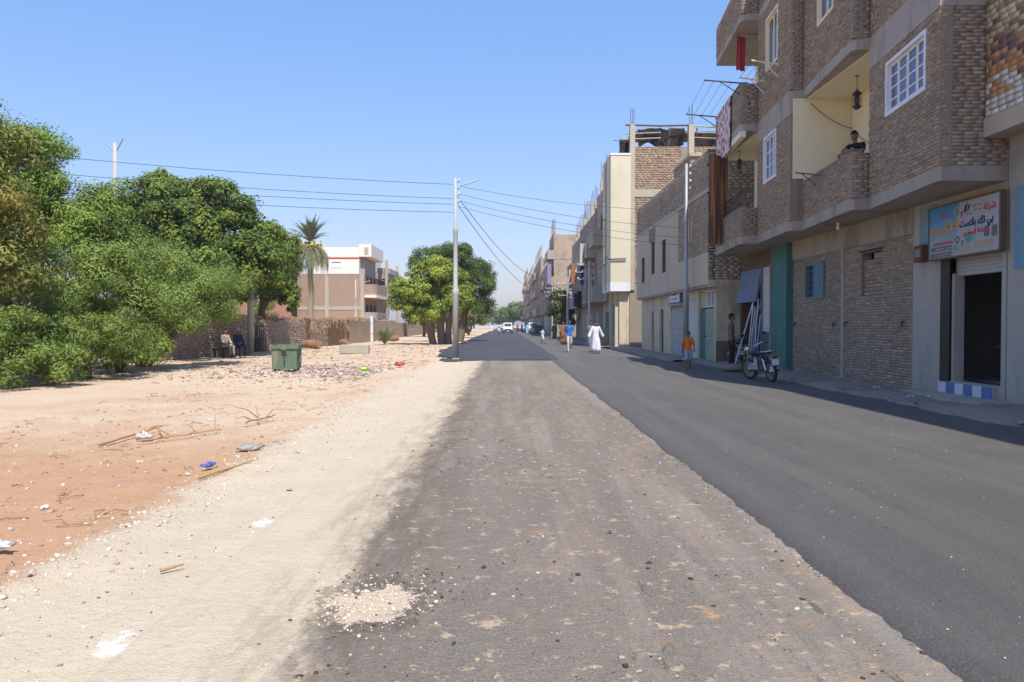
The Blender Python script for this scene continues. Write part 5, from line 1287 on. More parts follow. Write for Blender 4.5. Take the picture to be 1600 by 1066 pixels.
# street trees in the middle
lob = [(-6.9, 63, 4.2, 2.2, 2.1, 1.8), (-5.4, 62.5, 5.3, 2.1, 2.0, 1.6), (-7.6, 63.5, 3.0, 1.7, 1.7, 1.3), (-4.9, 62, 3.6, 1.9, 1.9, 1.7), (-6.2, 62, 2.9, 1.8, 1.6, 1.2), (-8.3, 63.5, 4.1, 1.1, 1.2, 1.2), (-3.9, 63, 4.4, 1.3, 1.6, 1.6)]
tree('street_fig_tree', 'wide bright green fig tree with several bare trunks beside the road', (-5.4, 64, 0), lob, [trk((-5.9, 64.0, -.05), [(-6.9, 63.4, 4), (-6.2, 63.3, 3.2)], .3, .09), trk((-5.2, 64.2, -.05), [(-5.1, 63.4, 5), (-5.6, 63.5, 3.5)], .32, .09), trk((-4.7, 64.3, -.05), [(-4.4, 63.6, 4.2)], .3, .09)], 640, 105, .5, .2, .1, ((.08, .13, .02), (.3, .35, .055)), 8, bark=m_barkp)
lob = [(-5.6, 72, 7.6, 2.7, 2.4, 1.2), (-3.6, 72, 6.4, 2.6, 2.4, 1.5), (-7.2, 72, 7.0, 1.9, 2.0, .9), (-3.0, 71.5, 4.7, 2.0, 2.0, 1.7), (-2.7, 72, 3.3, 1.7, 2, 1.3), (-4.6, 72, 8.3, 1.6, 1.5, .8), (-4.5, 72, 5, 2.4, 2.2, 1.8)]
tree('flame_tree', 'taller dark flame tree with scattered orange-red blossoms behind the street fig', (-4.2, 72, 0), lob, [trk((-4.2, 72, 0), [(-5.4, 72, 7), (-3.4, 72, 6), (-6.8, 72, 6.6), (-3, 72, 4.5)], .3, .07)], 620, 100, .52, .18, .07, ((.035, .07, .02), (.1, .15, .035)), 9, accent=(.5, .14, .05), frac=.02)
for i, (x, y, h, r_, lab) in enumerate(((-5.2, 95, 4.6, 2.0, 'olive street tree past the flame tree'), (-5.6, 118, 4.2, 2.2, 'pale roadside tree, farther along the left verge'), (-7.5, 150, 4.6, 2.6, 'hazy roadside tree far along the left verge'), (-11, 105, 3.8, 2.2, 'small tree by the concrete posts'), (-8.5, 190, 6, 3.5, 'dusty far tree at the left bend of the road'))):
    lob = [(x, y, h*.72, r_, r_, h*.32), (x+.8, y, h*.55, r_*.8, r_, h*.25), (x-.9, y, h*.6, r_*.8, r_, h*.28)]
    tree('roadside_tree', lab, (x, y, 0), lob, [trk((x, y, 0), [(x, y, h*.7), (x+.7, y, h*.6)], .2, .06)], 170, 60, .75, .32, .16, ((.08, .1, .035), (.19, .2, .07)), 20+i, group='trees along the left verge')
for i, (x, y, h, r_, lab) in enumerate(((3, 330, 11, 8, 'big green tree closing the far end of the street, nearest the houses'), (-6, 360, 9, 8, 'rounded green tree at the far end of the street'), (-14, 345, 8, 7, 'lower green tree at the far end of the street, on the verge side'), (8, 300, 12, 6, 'green tree rising behind the last house'))):
    lob = [(x, y, h*.6, r_, r_*.8, h*.42), (x-r_*.6, y, h*.45, r_*.7, r_*.7, h*.36), (x+r_*.6, y, h*.5, r_*.7, r_*.7, h*.36)]
    tree('distant_tree', lab, (x, y, 0), lob, [trk((x, y, 0), [(x, y, h*.7)], .4, .1)], 300, 50, 1.5, .8, .45, ((.06, .1, .03), (.15, .21, .06)), 30+i, group='trees at the end of the street')
# tree among the houses on the right
lob = [(6.1, 86, 3.0, 1.3, 1.6, 1.5), (6.0, 87, 4.4, 1.1, 1.4, 1.0), (6.3, 85, 1.8, 1.2, 1.2, 1.0)]
tree('street_tree', 'dark small tree standing against the house row', (6.1, 86, 0), lob, [trk((6.1, 86, 0), [(6.1, 86, 3.4), (6, 87, 4.4)], .15, .05)], 200, 80, .5, .24, .12, ((.03, .05, .015), (.09, .12, .03)), 41)
# sapling palm bush by the trees
def frond(mb_list, base, az, el, L, leaf, cols, rr, droop=1.0, n=26):
    d = Vector((math.cos(az)*math.cos(el), math.sin(az)*math.cos(el), math.sin(el))); p = Vector(base); V, F, Cc, rach = mb_list
    step = L/n; pts = [p.copy()]
    for i in range(n):
        d = (d+Vector((0, 0, -droop*(.25+i/n)*.085*26/n))).normalized(); p = p+d*step; pts.append(p.copy())
        side = d.cross(Vector((0, 0, 1)))
        if side.length < 1e-3: side = Vector((1, 0, 0))
        side.normalize(); up = side.cross(d).normalized()
        ll = leaf*math.sin(min(1, (i+3)/n*1.05)*math.pi*.92+.15)
        for s in (-1, 1):
            for q in range(2):
                e = (side*s*.8+d*.65+up*(.3+rr.uniform(-.3, .3))+Vector((0, 0, -.3*rr.random()))).normalized()*ll*rr.uniform(.75, 1.1); w_ = d*.028
                o = p+d*step*.5*q; b = len(V); V += [o-w_, o+w_, o+e*.6+w_*.6, o+e]; F.append((b, b+1, b+2, b+3)); k = rr.uniform(.75, 1.2); Cc.append([c*k for c in cols])
    rach.tube(pts, [.03*(1-i/(n+1))+.006 for i in range(n+1)], 4, cap=False)
pt = thing('date_palm', 'date palm with yellow date clusters and a skirt of hanging fronds behind the mud wall', 'palm', (-17.9, 72, 0))
rr = random.Random(5); mb = MB(); P = [(-17.9+.05*math.sin(i), 72, 8.9*i/16) for i in range(17)]
mb.tube(P, [.3-.006*i+(.03 if i % 2 else 0) for i in range(17)], 10); mb.build('trunk', m_barkp, pt)
V, F, Cc, rach = [], [], [], MB()
hd_ = Vector((-17.9, 72, 9.0))
for k in range(26): frond((V, F, Cc, rach), hd_+Vector((0, 0, .15)), k*2.4, rr.uniform(.55, 1.45), rr.uniform(2.2, 2.8), .55, (.15, .19, .1), rr, .55)
for k in range(46): frond((V, F, Cc, rach), hd_+Vector((0, 0, -.3)), k*2.4+.7, rr.uniform(-.35, .35), rr.uniform(2.6, 3.5), .5, (.2, .215, .12), rr, 2.4)
np_mesh('fronds', [tuple(v) for v in V], F, m_leaf, pt, Cc); rach.build('frond_stems', m_barkp, pt)
mb = MB()
for k in range(15):
    a_ = k*2.4; q = hd_+Vector((.75*math.cos(a_), .75*math.sin(a_), -.1+rr.uniform(-.25, .25)))
    for j in range(9): mb.ell(q+Vector((rr.uniform(-.3, .3), rr.uniform(-.3, .3), rr.uniform(-.3, .25))), (.08, .08, .1), 5, 4)
tag(mb.build('date_clusters', M('yellow_dates', (.5, .37, .07), .5, .2, 5, 0), pt), kind='stuff')
pt2 = thing('palm_sapling', 'young palm shoot with upright grey-green fronds near the fig trunks', 'palm', (-9.6, 62, 0))
V, F, Cc, rach = [], [], [], MB()
for k in range(16): frond((V, F, Cc, rach), (-9.6, 62, .05), k*2.4, rr.uniform(.7, 1.4), rr.uniform(1.4, 2.2), .35, (.13, .17, .08), rr, .7, 16)
np_mesh('fronds', [tuple(v) for v in V], F, m_leaf, pt2, Cc); rach.build('frond_stems', m_barkp, pt2)
for i, (x, y) in enumerate(((-9, 128), (-13, 160), (-10.5, 210))):
    pp = copy_tree(pt); pp.location = (x, y, 0); pp['group'] = 'far palms along the verge'
    for ch in pp.children: pass
    pp['label'] = ('far date palm beyond the concrete posts', 'hazy date palm far along the left verge', 'farthest date palm near the road end')[i]
# ================================================================== people
SKIN = M('skin_brown', (.24, .13, .08), .55, .08, 6, .05, 60, spec=.35); HAIR = M('black_hair', (.012, .011, .01), .7, .2, 20, .3, 80)
def clothm(name, c): return M(name, c, .9, .14, 5, .25, 45, spec=.1)
CW = clothm('white_cotton', (.72, .72, .74)); COR = clothm('orange_tshirt', (.68, .19, .025)); CDN = clothm('faded_denim', (.3, .38, .5)); CBL = clothm('blue_polo', (.06, .17, .46)); CKH = clothm('pale_trousers', (.5, .5, .46))
CBR = clothm('brown_robe', (.27, .15, .075)); CBK = clothm('black_cloth', (.02, .02, .023)); CGR = clothm('grey_brown_shirt', (.16, .125, .1)); CGY = clothm('grey_shirt', (.22, .23, .27)); CNV = clothm('navy_cloth', (.035, .045, .09)); CRD = clothm('red_cloth_shirt', (.5, .05, .05)); CLB = clothm('light_blue_robe', (.3, .48, .62)); CTN = clothm('tan_robe', (.45, .38, .3))
SHOE = M('dark_sandals', (.05, .035, .025), .7, .15, 8, .1, 40); PALE = M('pale_shoes', (.5, .45, .38), .7, .15, 8, .1, 40)
def J(**k):
    d = dict(pelvis=(0, 0, .93), waist=(0, 0, 1.08), chest=(0, .0, 1.3), neck=(0, 0, 1.46), head=(0, -.015, 1.605),
             sl=(-.17, 0, 1.41), sr=(.17, 0, 1.41), el=(-.235, .02, 1.12), er=(.235, .02, 1.12), wl=(-.25, -.06, .87), wr=(.25, -.06, .87),
             hl=(-.09, 0, .9), hr=(.09, 0, .9), kl=(-.1, -.02, .49), kr=(.1, -.02, .49), al=(-.1, .03, .08), ar=(.1, .03, .08))
    d.update(k); return {a: Vector(b) for a, b in d.items()}
WALK = dict(kl=(-.09, -.17, .5), al=(-.09, -.2, .09), kr=(.09, .02, .48), ar=(.09, .27, .14), el=(-.24, .12, 1.13), wl=(-.27, .14, .88), er=(.24, -.06, 1.13), wr=(.25, -.2, .92))
WALK2 = dict(kl=(-.09, .03, .48), al=(-.09, .25, .14), kr=(.09, -.16, .5), ar=(.09, -.18, .09), el=(-.25, -.05, 1.13), wl=(-.27, -.18, .92), er=(.25, .12, 1.13), wr=(.28, .15, .88))
def figure(label, loc, rz, h, j, top, low, shoe=SHOE, sleeve='short', robe=None, vox=.014, hair='short', cap=None, group=None, shorts=False, look=0.0):
    """one continuous body mesh grown from tapered limbs; clothing regions by limb"""
    mats = [SKIN, HAIR, top, low, shoe] + ([cap] if cap else [])
    P = []   # a, b, ra, rb, flat, mat
    def c(a, b, ra, rb, m, flat=1.0): P.append((Vector(a), Vector(b), ra, rb, flat, m))
    q = j; hd = q['head']; up = (hd-q['neck']).normalized()
    c(q['pelvis']+(q['waist']-q['pelvis'])*.3, q['waist'], .14, .135, 2 if robe is None else 2, .72); c(q['waist'], q['chest'], .14, .16, 2, .68); c(q['chest'], q['neck']-up*.05, .155, .08, 2, .68)
    c(q['sl'], q['sr'], .062, .062, 2)
    c(q['hl'], q['hr'], .1, .1, 3 if robe is None else 2, .9)
    c(q['neck']-up*.03, hd-up*.04, .052, .05, 0)
    c(hd-up*.015, hd+up*.035, .076, .083, 0, 1.18); c(hd+Vector((0, -.03, 0))-up*.065, hd-up*.03, .048, .062, 0)
    c(hd+Vector((0, -.09, -.005)), hd+Vector((0, -.102, -.025)), .011, .016, 0)
    for s in (-1, 1): c(hd+Vector((s*.078, .005, -.012)), hd+Vector((s*.08, .008, .012)), .014, .017, 0)
    if cap: c(hd+up*.055+Vector((0, .012, 0)), hd+up*.085, .094, .075, 5, 1.15)
    else: c(hd+up*.05+Vector((0, .02, 0)), hd+up*.075+Vector((0, .004, 0)), .088, .08, 1, 1.2); c(hd+Vector((0, .05, .0)), hd+up*.05+Vector((0, .04, 0)), .062, .07, 1)
    for S, E, Wr, sx in ((q['sl'], q['el'], q['wl'], -1), (q['sr'], q['er'], q['wr'], 1)):
        mid = S.lerp(E, .72)
        if robe or sleeve == 'long':
            k = 1.35 if robe else 1.1
            c(S, E, .062*k, .056*k, 2); c(E, E.lerp(Wr, .9), .056*k, .05*k*(1.25 if robe else 1), 2)
        else:
            c(S, mid, .066, .062, 2); c(mid, E, .043, .039, 0); c(E, Wr, .04, .027, 0)
        d = (Wr-E).normalized(); pd = Wr+d*.055
        c(Wr-d*.02, Wr+d*.02, .027, .03, 0); c(Wr+d*.03, Wr+d*.075, .033, .034, 0, .6)
        if vox <= .014:
            sd = d.cross(Vector((0, 1, 0))) if abs(d.y) < .8 else d.cross(Vector((0, 0, 1)))
            sd.normalize(); nn = sd.cross(d)
            for f in range(4):
                o = Wr+d*.09+sd*(-.03+.02*f); L = (.062, .075, .07, .055)[f]
                m1 = o+d*L*.55+nn*.006; c(o, m1, .0098, .0092, 0); c(m1, m1+d*L*.4-nn*(.02), .0092, .0082, 0)
            o = Wr+d*.045+sd*.034*(1 if sx < 0 else -1); c(o, o+d*.045+sd*.022*(1 if sx < 0 else -1), .0115, .0095, 0)
    for H_, K, A_ in ((q['hl'], q['kl'], q['al']), (q['hr'], q['kr'], q['ar'])):
        if robe: c(A_+Vector((0, 0, .1)), A_, .04, .036, 0)
        else:
            c(H_, K, .098, .066, 3)
            if shorts: c(H_, K+Vector((0, 0, .0)), .1, .085, 3); c(K, A_.lerp(K, .25), .05, .045, 0); c(K.lerp(A_, .3), A_, .05, .034, 0)
            else: c(K, A_+Vector((0, 0, .02)), .066, .052, 3)
        fd = Vector((0, -1, 0))
        c(A_+Vector((0, .03, -.035)), A_+fd*.15+Vector((0, 0, -.045)), .038, .033, 4)
    if robe:
        zt, hem = q['waist'].z, robe
        la, ra_ = q['al'], q['ar']; mid = (la+ra_)/2
        c(q['chest'], (0, 0, .95), .165, .175, 2, .74); c((0, 0, .95), (mid.x, mid.y*.6, hem+.1), .18, .235, 2, .8)
        for A_ in (la, ra_): c((A_.x*.8, A_.y*.4, .75), (A_.x, A_.y*.85, hem+.04), .14, .14, 2, .9)
    mb = MB()
    for a, b, r1, r2, fl, m in P:
        dv = (b-a); L = max(dv.length, 1e-4); dn = dv/L
        pts = [a-dn*r1*.98, a-dn*r1*.8, a-dn*r1*.45, a, b, b+dn*r2*.45, b+dn*r2*.8, b+dn*r2*.98]; rr_ = [r1*.15, r1*.6, r1*.89, r1, r2, r2*.89, r2*.6, r2*.15]
        mb.tube(pts, rr_, 14, flat=fl)
    me = mb.mesh('body_raw', []); ob = bpy.data.objects.new('body_raw', me); COL.objects.link(ob)
    md = ob.modifiers.new('r', 'REMESH'); md.mode = 'VOXEL'; md.voxel_size = vox
    ms = ob.modifiers.new('s', 'SMOOTH'); ms.factor = .5; ms.iterations = 3 if vox < .02 else 1
    dg = bpy.context.evaluated_depsgraph_get(); me2 = bpy.data.meshes.new_from_object(ob.evaluated_get(dg))
    bpy.data.objects.remove(ob); me2.name = 'body'
    nv = len(me2.vertices); co = np.empty(nv*3, np.float32); me2.vertices.foreach_get('co', co); co = co.reshape(-1, 3)
    if robe:      # cloth folds
        an = np.arctan2(co[:, 1], co[:, 0]); f = np.clip((1.0-co[:, 2])/.7, 0, 1)*(co[:, 2] > robe)
        k = 1+.05*f*np.sin(an*9+co[:, 2]*2)+.03*f*np.sin(an*17-co[:, 2]*5)
        inn = np.hypot(co[:, 0], co[:, 1]) < .34; co[:, 0] = np.where(inn, co[:, 0]*k, co[:, 0]); co[:, 1] = np.where(inn, co[:, 1]*k, co[:, 1])
    else:
        f = (.006 if vox <= .02 else .0); co[:, 1] += f*np.sin(co[:, 2]*38+co[:, 0]*25)*((co[:, 2] < 1.38) & (co[:, 2] > .12))
    me2.vertices.foreach_set('co', co.ravel())
    npol = len(me2.polygons); ce = np.empty(npol*3, np.float32); me2.polygons.foreach_get('center', ce); ce = ce.reshape(-1, 3)
    best = np.full(npol, 9.0); mi = np.zeros(npol, np.int32)
    for a, b, r1, r2, fl, m in P:
        a_ = np.array(a); d = np.array(b-a); L2 = max((d*d).sum(), 1e-9); t = np.clip(((ce-a_)@d)/L2, 0, 1)
        dist = np.linalg.norm(ce-(a_+t[:, None]*d), axis=1)/(r1+(r2-r1)*t)
        u = dist < best; best = np.where(u, dist, best); mi = np.where(u, m, mi)
    for m in mats: me2.materials.append(m)
    if not robe and q['pelvis'].z > .85 and q['pelvis'].y < .11:
        mi = np.where((mi == 2) & (ce[:, 2] < .86), 3, np.where((mi == 3) & (ce[:, 2] >= .86), 2, mi))
    me2.polygons.foreach_set('material_index', mi); me2.polygons.foreach_set('use_smooth', np.ones(npol, bool)); me2.update()
    s = h/1.75
    t = thing('person', label, 'person', loc, rz, group); t.scale = (s, s, s)
    o = bpy.data.objects.new('body', me2); link(o, t, True)
    if vox <= .014:
        for sx in (-1, 1):
            mb = MB(); mb.ell(hd+Vector((sx*.032, -.09, .012)), (.014, .009, .008), 8, 5); mb.build('eye', CBK, t, True)
            mb = MB(); mb.tube([hd+Vector((sx*.016, -.097, .034)), hd+Vector((sx*.034, -.094, .039)), hd+Vector((sx*.052, -.083, .034))], .006, 5); mb.build('eyebrow', HAIR, t, True)
        mb = MB(); mb.tube([hd+Vector((-.024, -.088, -.062)), hd+Vector((0, -.094, -.064)), hd+Vector((.024, -.088, -.062))], .006, 5); mb.build('mouth', M('lips', (.2, .08, .06), .6, .05, 3, 0), t, True)
    return t
# boy leaning on the parapet (faces -y locally, arms folded on the wall)
lean = J(pelvis=(0, .12, .93), waist=(0, .08, 1.08), chest=(0, -.02, 1.28), neck=(0, -.09, 1.43), head=(0, -.13, 1.58), sl=(-.17, -.05, 1.38), sr=(.17, -.05, 1.38), el=(-.26, -.22, 1.2), er=(.26, -.22, 1.2), wl=(.02, -.36, 1.215), wr=(-.04, -.3, 1.235), hl=(-.09, .12, .9), hr=(.09, .12, .9))
figure('boy in a black T-shirt leaning with folded arms on the brick balcony parapet', (7.98, 17.75, F1+.262), R(-52), 1.655, lean, CBK, CDN, vox=.011)
sb_ = MB(); sb_.ell((0, 0, 0), (.045, .025, .055), 10, 6); sb_.add([(-.035, 0, .05), (.035, 0, .05), (.04, .005, .075), (-.04, .005, .075)], [(0, 1, 2, 3)])
sb_ = sb_.build('snack_bag', [CRD]); sb_.location = (7.62, 17.85, 5.37); tag(sb_, 'small red snack bag held out over the parapet by the leaning boy', 'bag')
figure('boy in orange T-shirt and blue denim shorts walking by the grey steel pole', (6.1, 26, .07), R(-8), 1.27, J(**WALK), COR, CDN, vox=.014, shorts=True)
figure('man in grey-brown shirt and dark trousers standing by the ladder, looking aside', (7.62, 26.3, .17), R(75), 1.78, J(wl=(-.26, .0, .86), wr=(.3, -.12, .88), al=(-.1, -.05, .08), kl=(-.1, -.06, .49)), CGR, CBK, vox=.014)
figure('man in bright blue polo shirt and pale trousers walking down the road', (3.52, 43, .075), R(3), 1.76, J(**WALK), CBL, CKH, PALE, vox=.014)
figure('man in a white robe striding along the road ahead of a companion', (4.65, 40.2, .075), R(10), 1.66, J(**dict(WALK2, el=(-.3, .02, 1.15), wl=(-.4, -.05, .93), er=(.31, .04, 1.15), wr=(.42, .06, .95))), CW, CW, robe=.2, vox=.016)
figure('man in grey shirt walking half hidden behind the white-robed man', (4.68, 42.6, .075), R(5), 1.72, J(**WALK), CGY, CGY, vox=.02)
figure('man in a long brown robe walking behind the man in blue', (4.35, 59, .075), R(-5), 1.76, J(**WALK2), CBR, CBR, robe=.14, vox=.022)
figure('child in white shirt and shorts crossing the road', (2.95, 62, .075), R(60), 1.25, J(**WALK), CW, CW, vox=.022, shorts=True)
figure('woman covered in black standing by the roadside houses', (5.0, 80, .13), R(0), 1.62, J(), CBK, CBK, robe=.1, vox=.03, cap=CBK)
for lab, loc, rz, a, b, robe in (('distant walker in a light blue robe near the parked van', (3.6, 130, .07), 0, CLB, CLB, .15), ('distant walker in a red shirt down the road', (2.3, 150, .07), 20, CRD, CBK, None), ('distant walker in white on the left side of the road end', (-3.0, 170, .07), 10, CW, CW, .15), ('distant walker in dark clothes near the red-shirted walker', (3.3, 158, .07), -15, CNV, CBK, None), ('distant walker in grey at the road end', (1.2, 175, .07), 5, CGY, CKH, None)):
    figure(lab, loc, R(rz), 1.72, J(**WALK), a, b, robe=robe, vox=.035)
# seated men on a bench by the wall (seat height .45)
seat = dict(pelvis=(0, 0, .53), waist=(0, .02, .68), chest=(0, .03, .92), neck=(0, .02, 1.08), head=(0, 0, 1.24), sl=(-.17, .02, 1.02), sr=(.17, .02, 1.02), el=(-.23, -.04, .76), er=(.23, -.04, .76), wl=(-.14, -.3, .62), wr=(.14, -.3, .62), hl=(-.1, 0, .53), hr=(.1, 0, .53), kl=(-.12, -.42, .52), kr=(.12, -.42, .52), al=(-.12, -.44, .09), ar=(.12, -.4, .09))
figure('man in a pale robe seated on the bench in the shade of the wall', (-13.55, 37.9, .0), R(62), 1.75, J(**seat), CTN, CTN, vox=.018, sleeve='long')
figure('man in dark blue clothes with a white turban seated on the bench', (-13.4, 39.2, .0), R(50), 1.75, J(**seat), CNV, CNV, vox=.018, sleeve='long', cap=CW)
bn = thing('wooden_bench', 'low dark wooden bench against the mud wall under the fig tree', 'bench', (-13.6, 38.5, 0))
mb = MB(); mb.box((-13.95, 37.2, .36), (-13.4, 39.8, .42)); mb.build('seat', m_dark, bn)
for y in (37.3, 39.6):
    for x in (-13.9, -13.48): mb = MB(); mb.box((x, y, 0), (x+.07, y+.08, .36)); mb.build('leg', m_dark, bn)

# ================================================================== motorcycle (local forward +y)
def motorcycle(label, loc, rz, lean_deg=7):
    t = thing('motorcycle', label, 'motorcycle', loc, rz, 'parked motorcycles'); t.rotation_euler = (0, R(-lean_deg), rz); t.scale = (.93, .93, .93)
    m_tank = M('dark_blue_tank', (.015, .02, .045), .25, .1, 3, 0, spec=.5)
    def wheel(y, steer=0):
        T = Matrix.Translation((0, y, .3)) @ Matrix.Rotation(R(steer), 4, 'Z') @ Matrix.Rotation(R(90), 4, 'Y')
        mb = MB(); k = 24; V = []
        for i in range(k):
            a = 2*math.pi*i/k
            for jn in range(8): b = 2*math.pi*jn/8; rr_ = .262+.042*math.cos(b); V.append(T @ Vector((rr_*math.cos(a), rr_*math.sin(a), .045*math.sin(b))))
        mb.add(V, [(i*8+jn, i*8+(jn+1) % 8, ((i+1) % k)*8+(jn+1) % 8, ((i+1) % k)*8+jn) for i in range(k) for jn in range(8)], 0, True)
        wh = mb.build('wheel', m_rubber, t, True)
        mb = MB(); mb.lathe([(.222, -.025), (.232, -.03), (.232, .03), (.222, .025), (.222, -.025)], 24, T=T); mb.build('rim', m_chrome, wh, True)
        mb = MB(); mb.lathe([(.05, -.05), (.06, -.02), (.06, .02), (.05, .05)], 12, T=T)
        for i in range(14): a = 2*math.pi*i/14; mb.tube([T @ Vector((.05*math.cos(a), .05*math.sin(a), .03*(-1)**i)), T @ Vector((.225*math.cos(a+.25), .225*math.sin(a+.25), 0))], .004, 3)
        mb.build('spokes', m_chrome, wh, True)
        mb = MB(); V = []
        for i in range(11):
            a = R(35+i*12) if y < 0 else R(30+i*12)
            for x in (-.06, 0, .06): V.append(Matrix.Translation((0, y, .3)) @ Matrix.Rotation(R(steer), 4, 'Z') @ Vector((x, -.335*math.cos(a) if y < 0 else .335*math.cos(a), .335*math.sin(a)-abs(x)*.25)))
        mb.add(V, [(i*3+q, i*3+q+1, i*3+q+4, i*3+q+3) for i in range(10) for q in range(2)], 0, True); mb.build('fender', m_chrome, t, True)
    wheel(-.62); wheel(.62, 18)
    mb = MB(); mb.tube([(0, .42, .82), (0, .2, .72), (0, -.1, .62), (0, -.55, .68)], .022, 6); mb.tube([(0, .42, .8), (0, .35, .5), (0, .12, .28), (0, -.2, .3)], .02, 6); mb.tube([(.1, -.62, .3), (.1, -.15, .32), (.1, -.1, .6)], .018, 6); mb.tube([(-.1, -.62, .3), (-.1, -.15, .32), (-.1, -.1, .6)], .018, 6); mb.build('frame', m_iron, t, True)
    for s in (-1, 1):
        mb = MB(); mb.tube([(s*.08, .62, .3), (s*.085, .5, .68), (s*.08, .42, .92)], .02, 8); mb.build('fork_leg', m_chrome, t, True)
        mb = MB(); mb.tube([(s*.14, -.6, .34), (s*.13, -.45, .66)], .028, 8); mb.build('shock_absorber', m_chrome, t, True)
        mb = MB(); mb.tube([(s*.3, .3, 1.06), (s*.33, .2, 1.3)], .008, 5); mb.ell((s*.34, .19, 1.34), (.065, .012, .045), 8, 5); mb.build('mirror', m_black, t, True)
        mb = MB(); mb.ell((s*.16, .56, .84), (.03, .03, .03), 6, 4); mb.build('indicator', M('amber_lens', (.6, .25, .02), .3, .05, 2, 0), t, True)
    mb = MB(); mb.tube([(-.38, .12, 1.05), (-.28, .28, 1.07), (-.1, .4, .98), (.1, .4, .98), (.28, .28, 1.07), (.38, .12, 1.05)], .016, 6); hb = mb.build('handlebar', m_chrome, t, True)
    for s in (-1, 1): mb = MB(); mb.tube([(s*.39, .1, 1.05), (s*.31, .23, 1.065)], .024, 6); mb.build('grip', m_black, hb, True)
    mb = MB(); mb.lathe([(.02, 0), (.07, .03), (.1, .1), (.1, .14)], 14, T=Matrix.Translation((0, .5, .88)) @ Matrix.Rotation(R(-90), 4, 'X')); hl = mb.build('headlight', m_chrome, t, True)
    mb = MB(); mb.lathe([(.092, .14), (.06, .16), (.01, .165)], 14, T=Matrix.Translation((0, .5, .88)) @ Matrix.Rotation(R(-90), 4, 'X')); mb.build('lens', M('clear_lens', (.6, .62, .65), .1, .05, 2, 0, spec=.6), hl, True)
    mb = MB(); mb.ell((0, .18, .82), (.14, .27, .13), 14, 8); mb.build('fuel_tank', m_tank, t, True)
    mb = MB(); mb.ell((0, -.22, .8), (.125, .25, .055), 14, 6); mb.ell((0, -.5, .82), (.115, .2, .05), 12, 6); mb.build('seat', m_black, t, True)
    mb = MB(); mb.box((-.13, -.1, .3), (.13, .22, .52), bev=.03); mb.lathe([(.09, 0), (.1, .02), (.1, .16), (.07, .18)], 10, T=Matrix.Translation((0, .1, .46)) @ Matrix.Rotation(R(-15), 4, 'X')); mb.build('engine', m_steel, t, True)
    mb = MB(); mb.box((-.12, -.35, .52), (.12, -.1, .7), bev=.03); mb.build('side_cover', m_tank, t, True)
    mb = MB(); mb.tube([(.1, .2, .45), (.14, .24, .3), (.15, 0, .22), (.16, -.3, .26), (.17, -.85, .36)], [.022, .024, .028, .045, .045], 10); mb.build('exhaust', m_chrome, t, True)
    mb = MB(); mb.tube([(-.13, -.4, .86), (-.13, -.75, .88), (.13, -.75, .88), (.13, -.4, .86)], .014, 6); mb.tube([(-.13, -.55, .87), (.13, -.55, .87)], .01, 5); mb.tube([(-.13, -.72, .88), (-.1, -.55, .6)], .01, 5); mb.tube([(.13, -.72, .88), (.1, -.55, .6)], .01, 5); mb.build('luggage_rack', m_chrome, t, True)
    mb = MB(); mb.box((-.1, -.93, .5), (.1, -.915, .66)); mb.build('number_plate', m_white, t, True)
    mb = MB(); mb.box((-.06, -.92, .68), (.06, -.84, .75), bev=.01); mb.build('tail_light', M('red_lens', (.35, .02, .02), .3, .05, 2, 0), t, True)
    mb = MB(); mb.tube([(-.1, .0, .3), (-.2, -.05, .12), (-.26, -.06, .01)], .012, 5); mb.build('kickstand', m_iron, t, True)
    for s in (-1, 1): mb = MB(); mb.tube([(s*.1, .05, .3), (s*.26, .05, .31)], .016, 6); mb.build('footpeg', m_black, t, True)
    return t
motorcycle('dark motorcycle with chrome fenders parked on the pavement edge by the teal column', (6.82, 20.75, .07), R(10))
motorcycle('second motorcycle half hidden behind the standing man, under the blue awning', (8.55, 27.75, .2), R(35))
# ladder and profiles under the awning
ld = thing('ladder', 'black-runged aluminium ladder leaning in the recess under the blue awning', 'ladder', (8.4, 27.4, .2))
a0, a1 = Vector((8.2, 27.75, .2)), Vector((8.62, 26.75, 2.75)); off = Vector((.3, .14, 0))
for o_ in (Vector((0, 0, 0)), off): mb = MB(); mb.tube([a0+o_, a1+o_], .03, 6); mb.build('rail', m_white, ld)
for k in range(8): t_ = .06+k*.125; mb = MB(); mb.tube([a0.lerp(a1, t_), a0.lerp(a1, t_)+off], .024, 6); mb.build('rung', m_black, ld)
pb = thing('profile_bundle', 'bundle of pale blue and white aluminium profiles leaning by the roller shutter', 'metal profiles', (8.45, 26.5, .2))
for k in range(5):
    x = 8.3+.05*k; y = 26.75-.07*k; mb = MB(); mb.tube([(x, y, .18), (x+.12+random.uniform(-.03, .05), y-.1, 2.2+random.uniform(-.3, .3))], .022, 4); mb.build('profile', [m_white, LAUN[0], M('light_blue_film', (.2, .35, .6), .5, .1, 3, 0)][k % 3], pb)

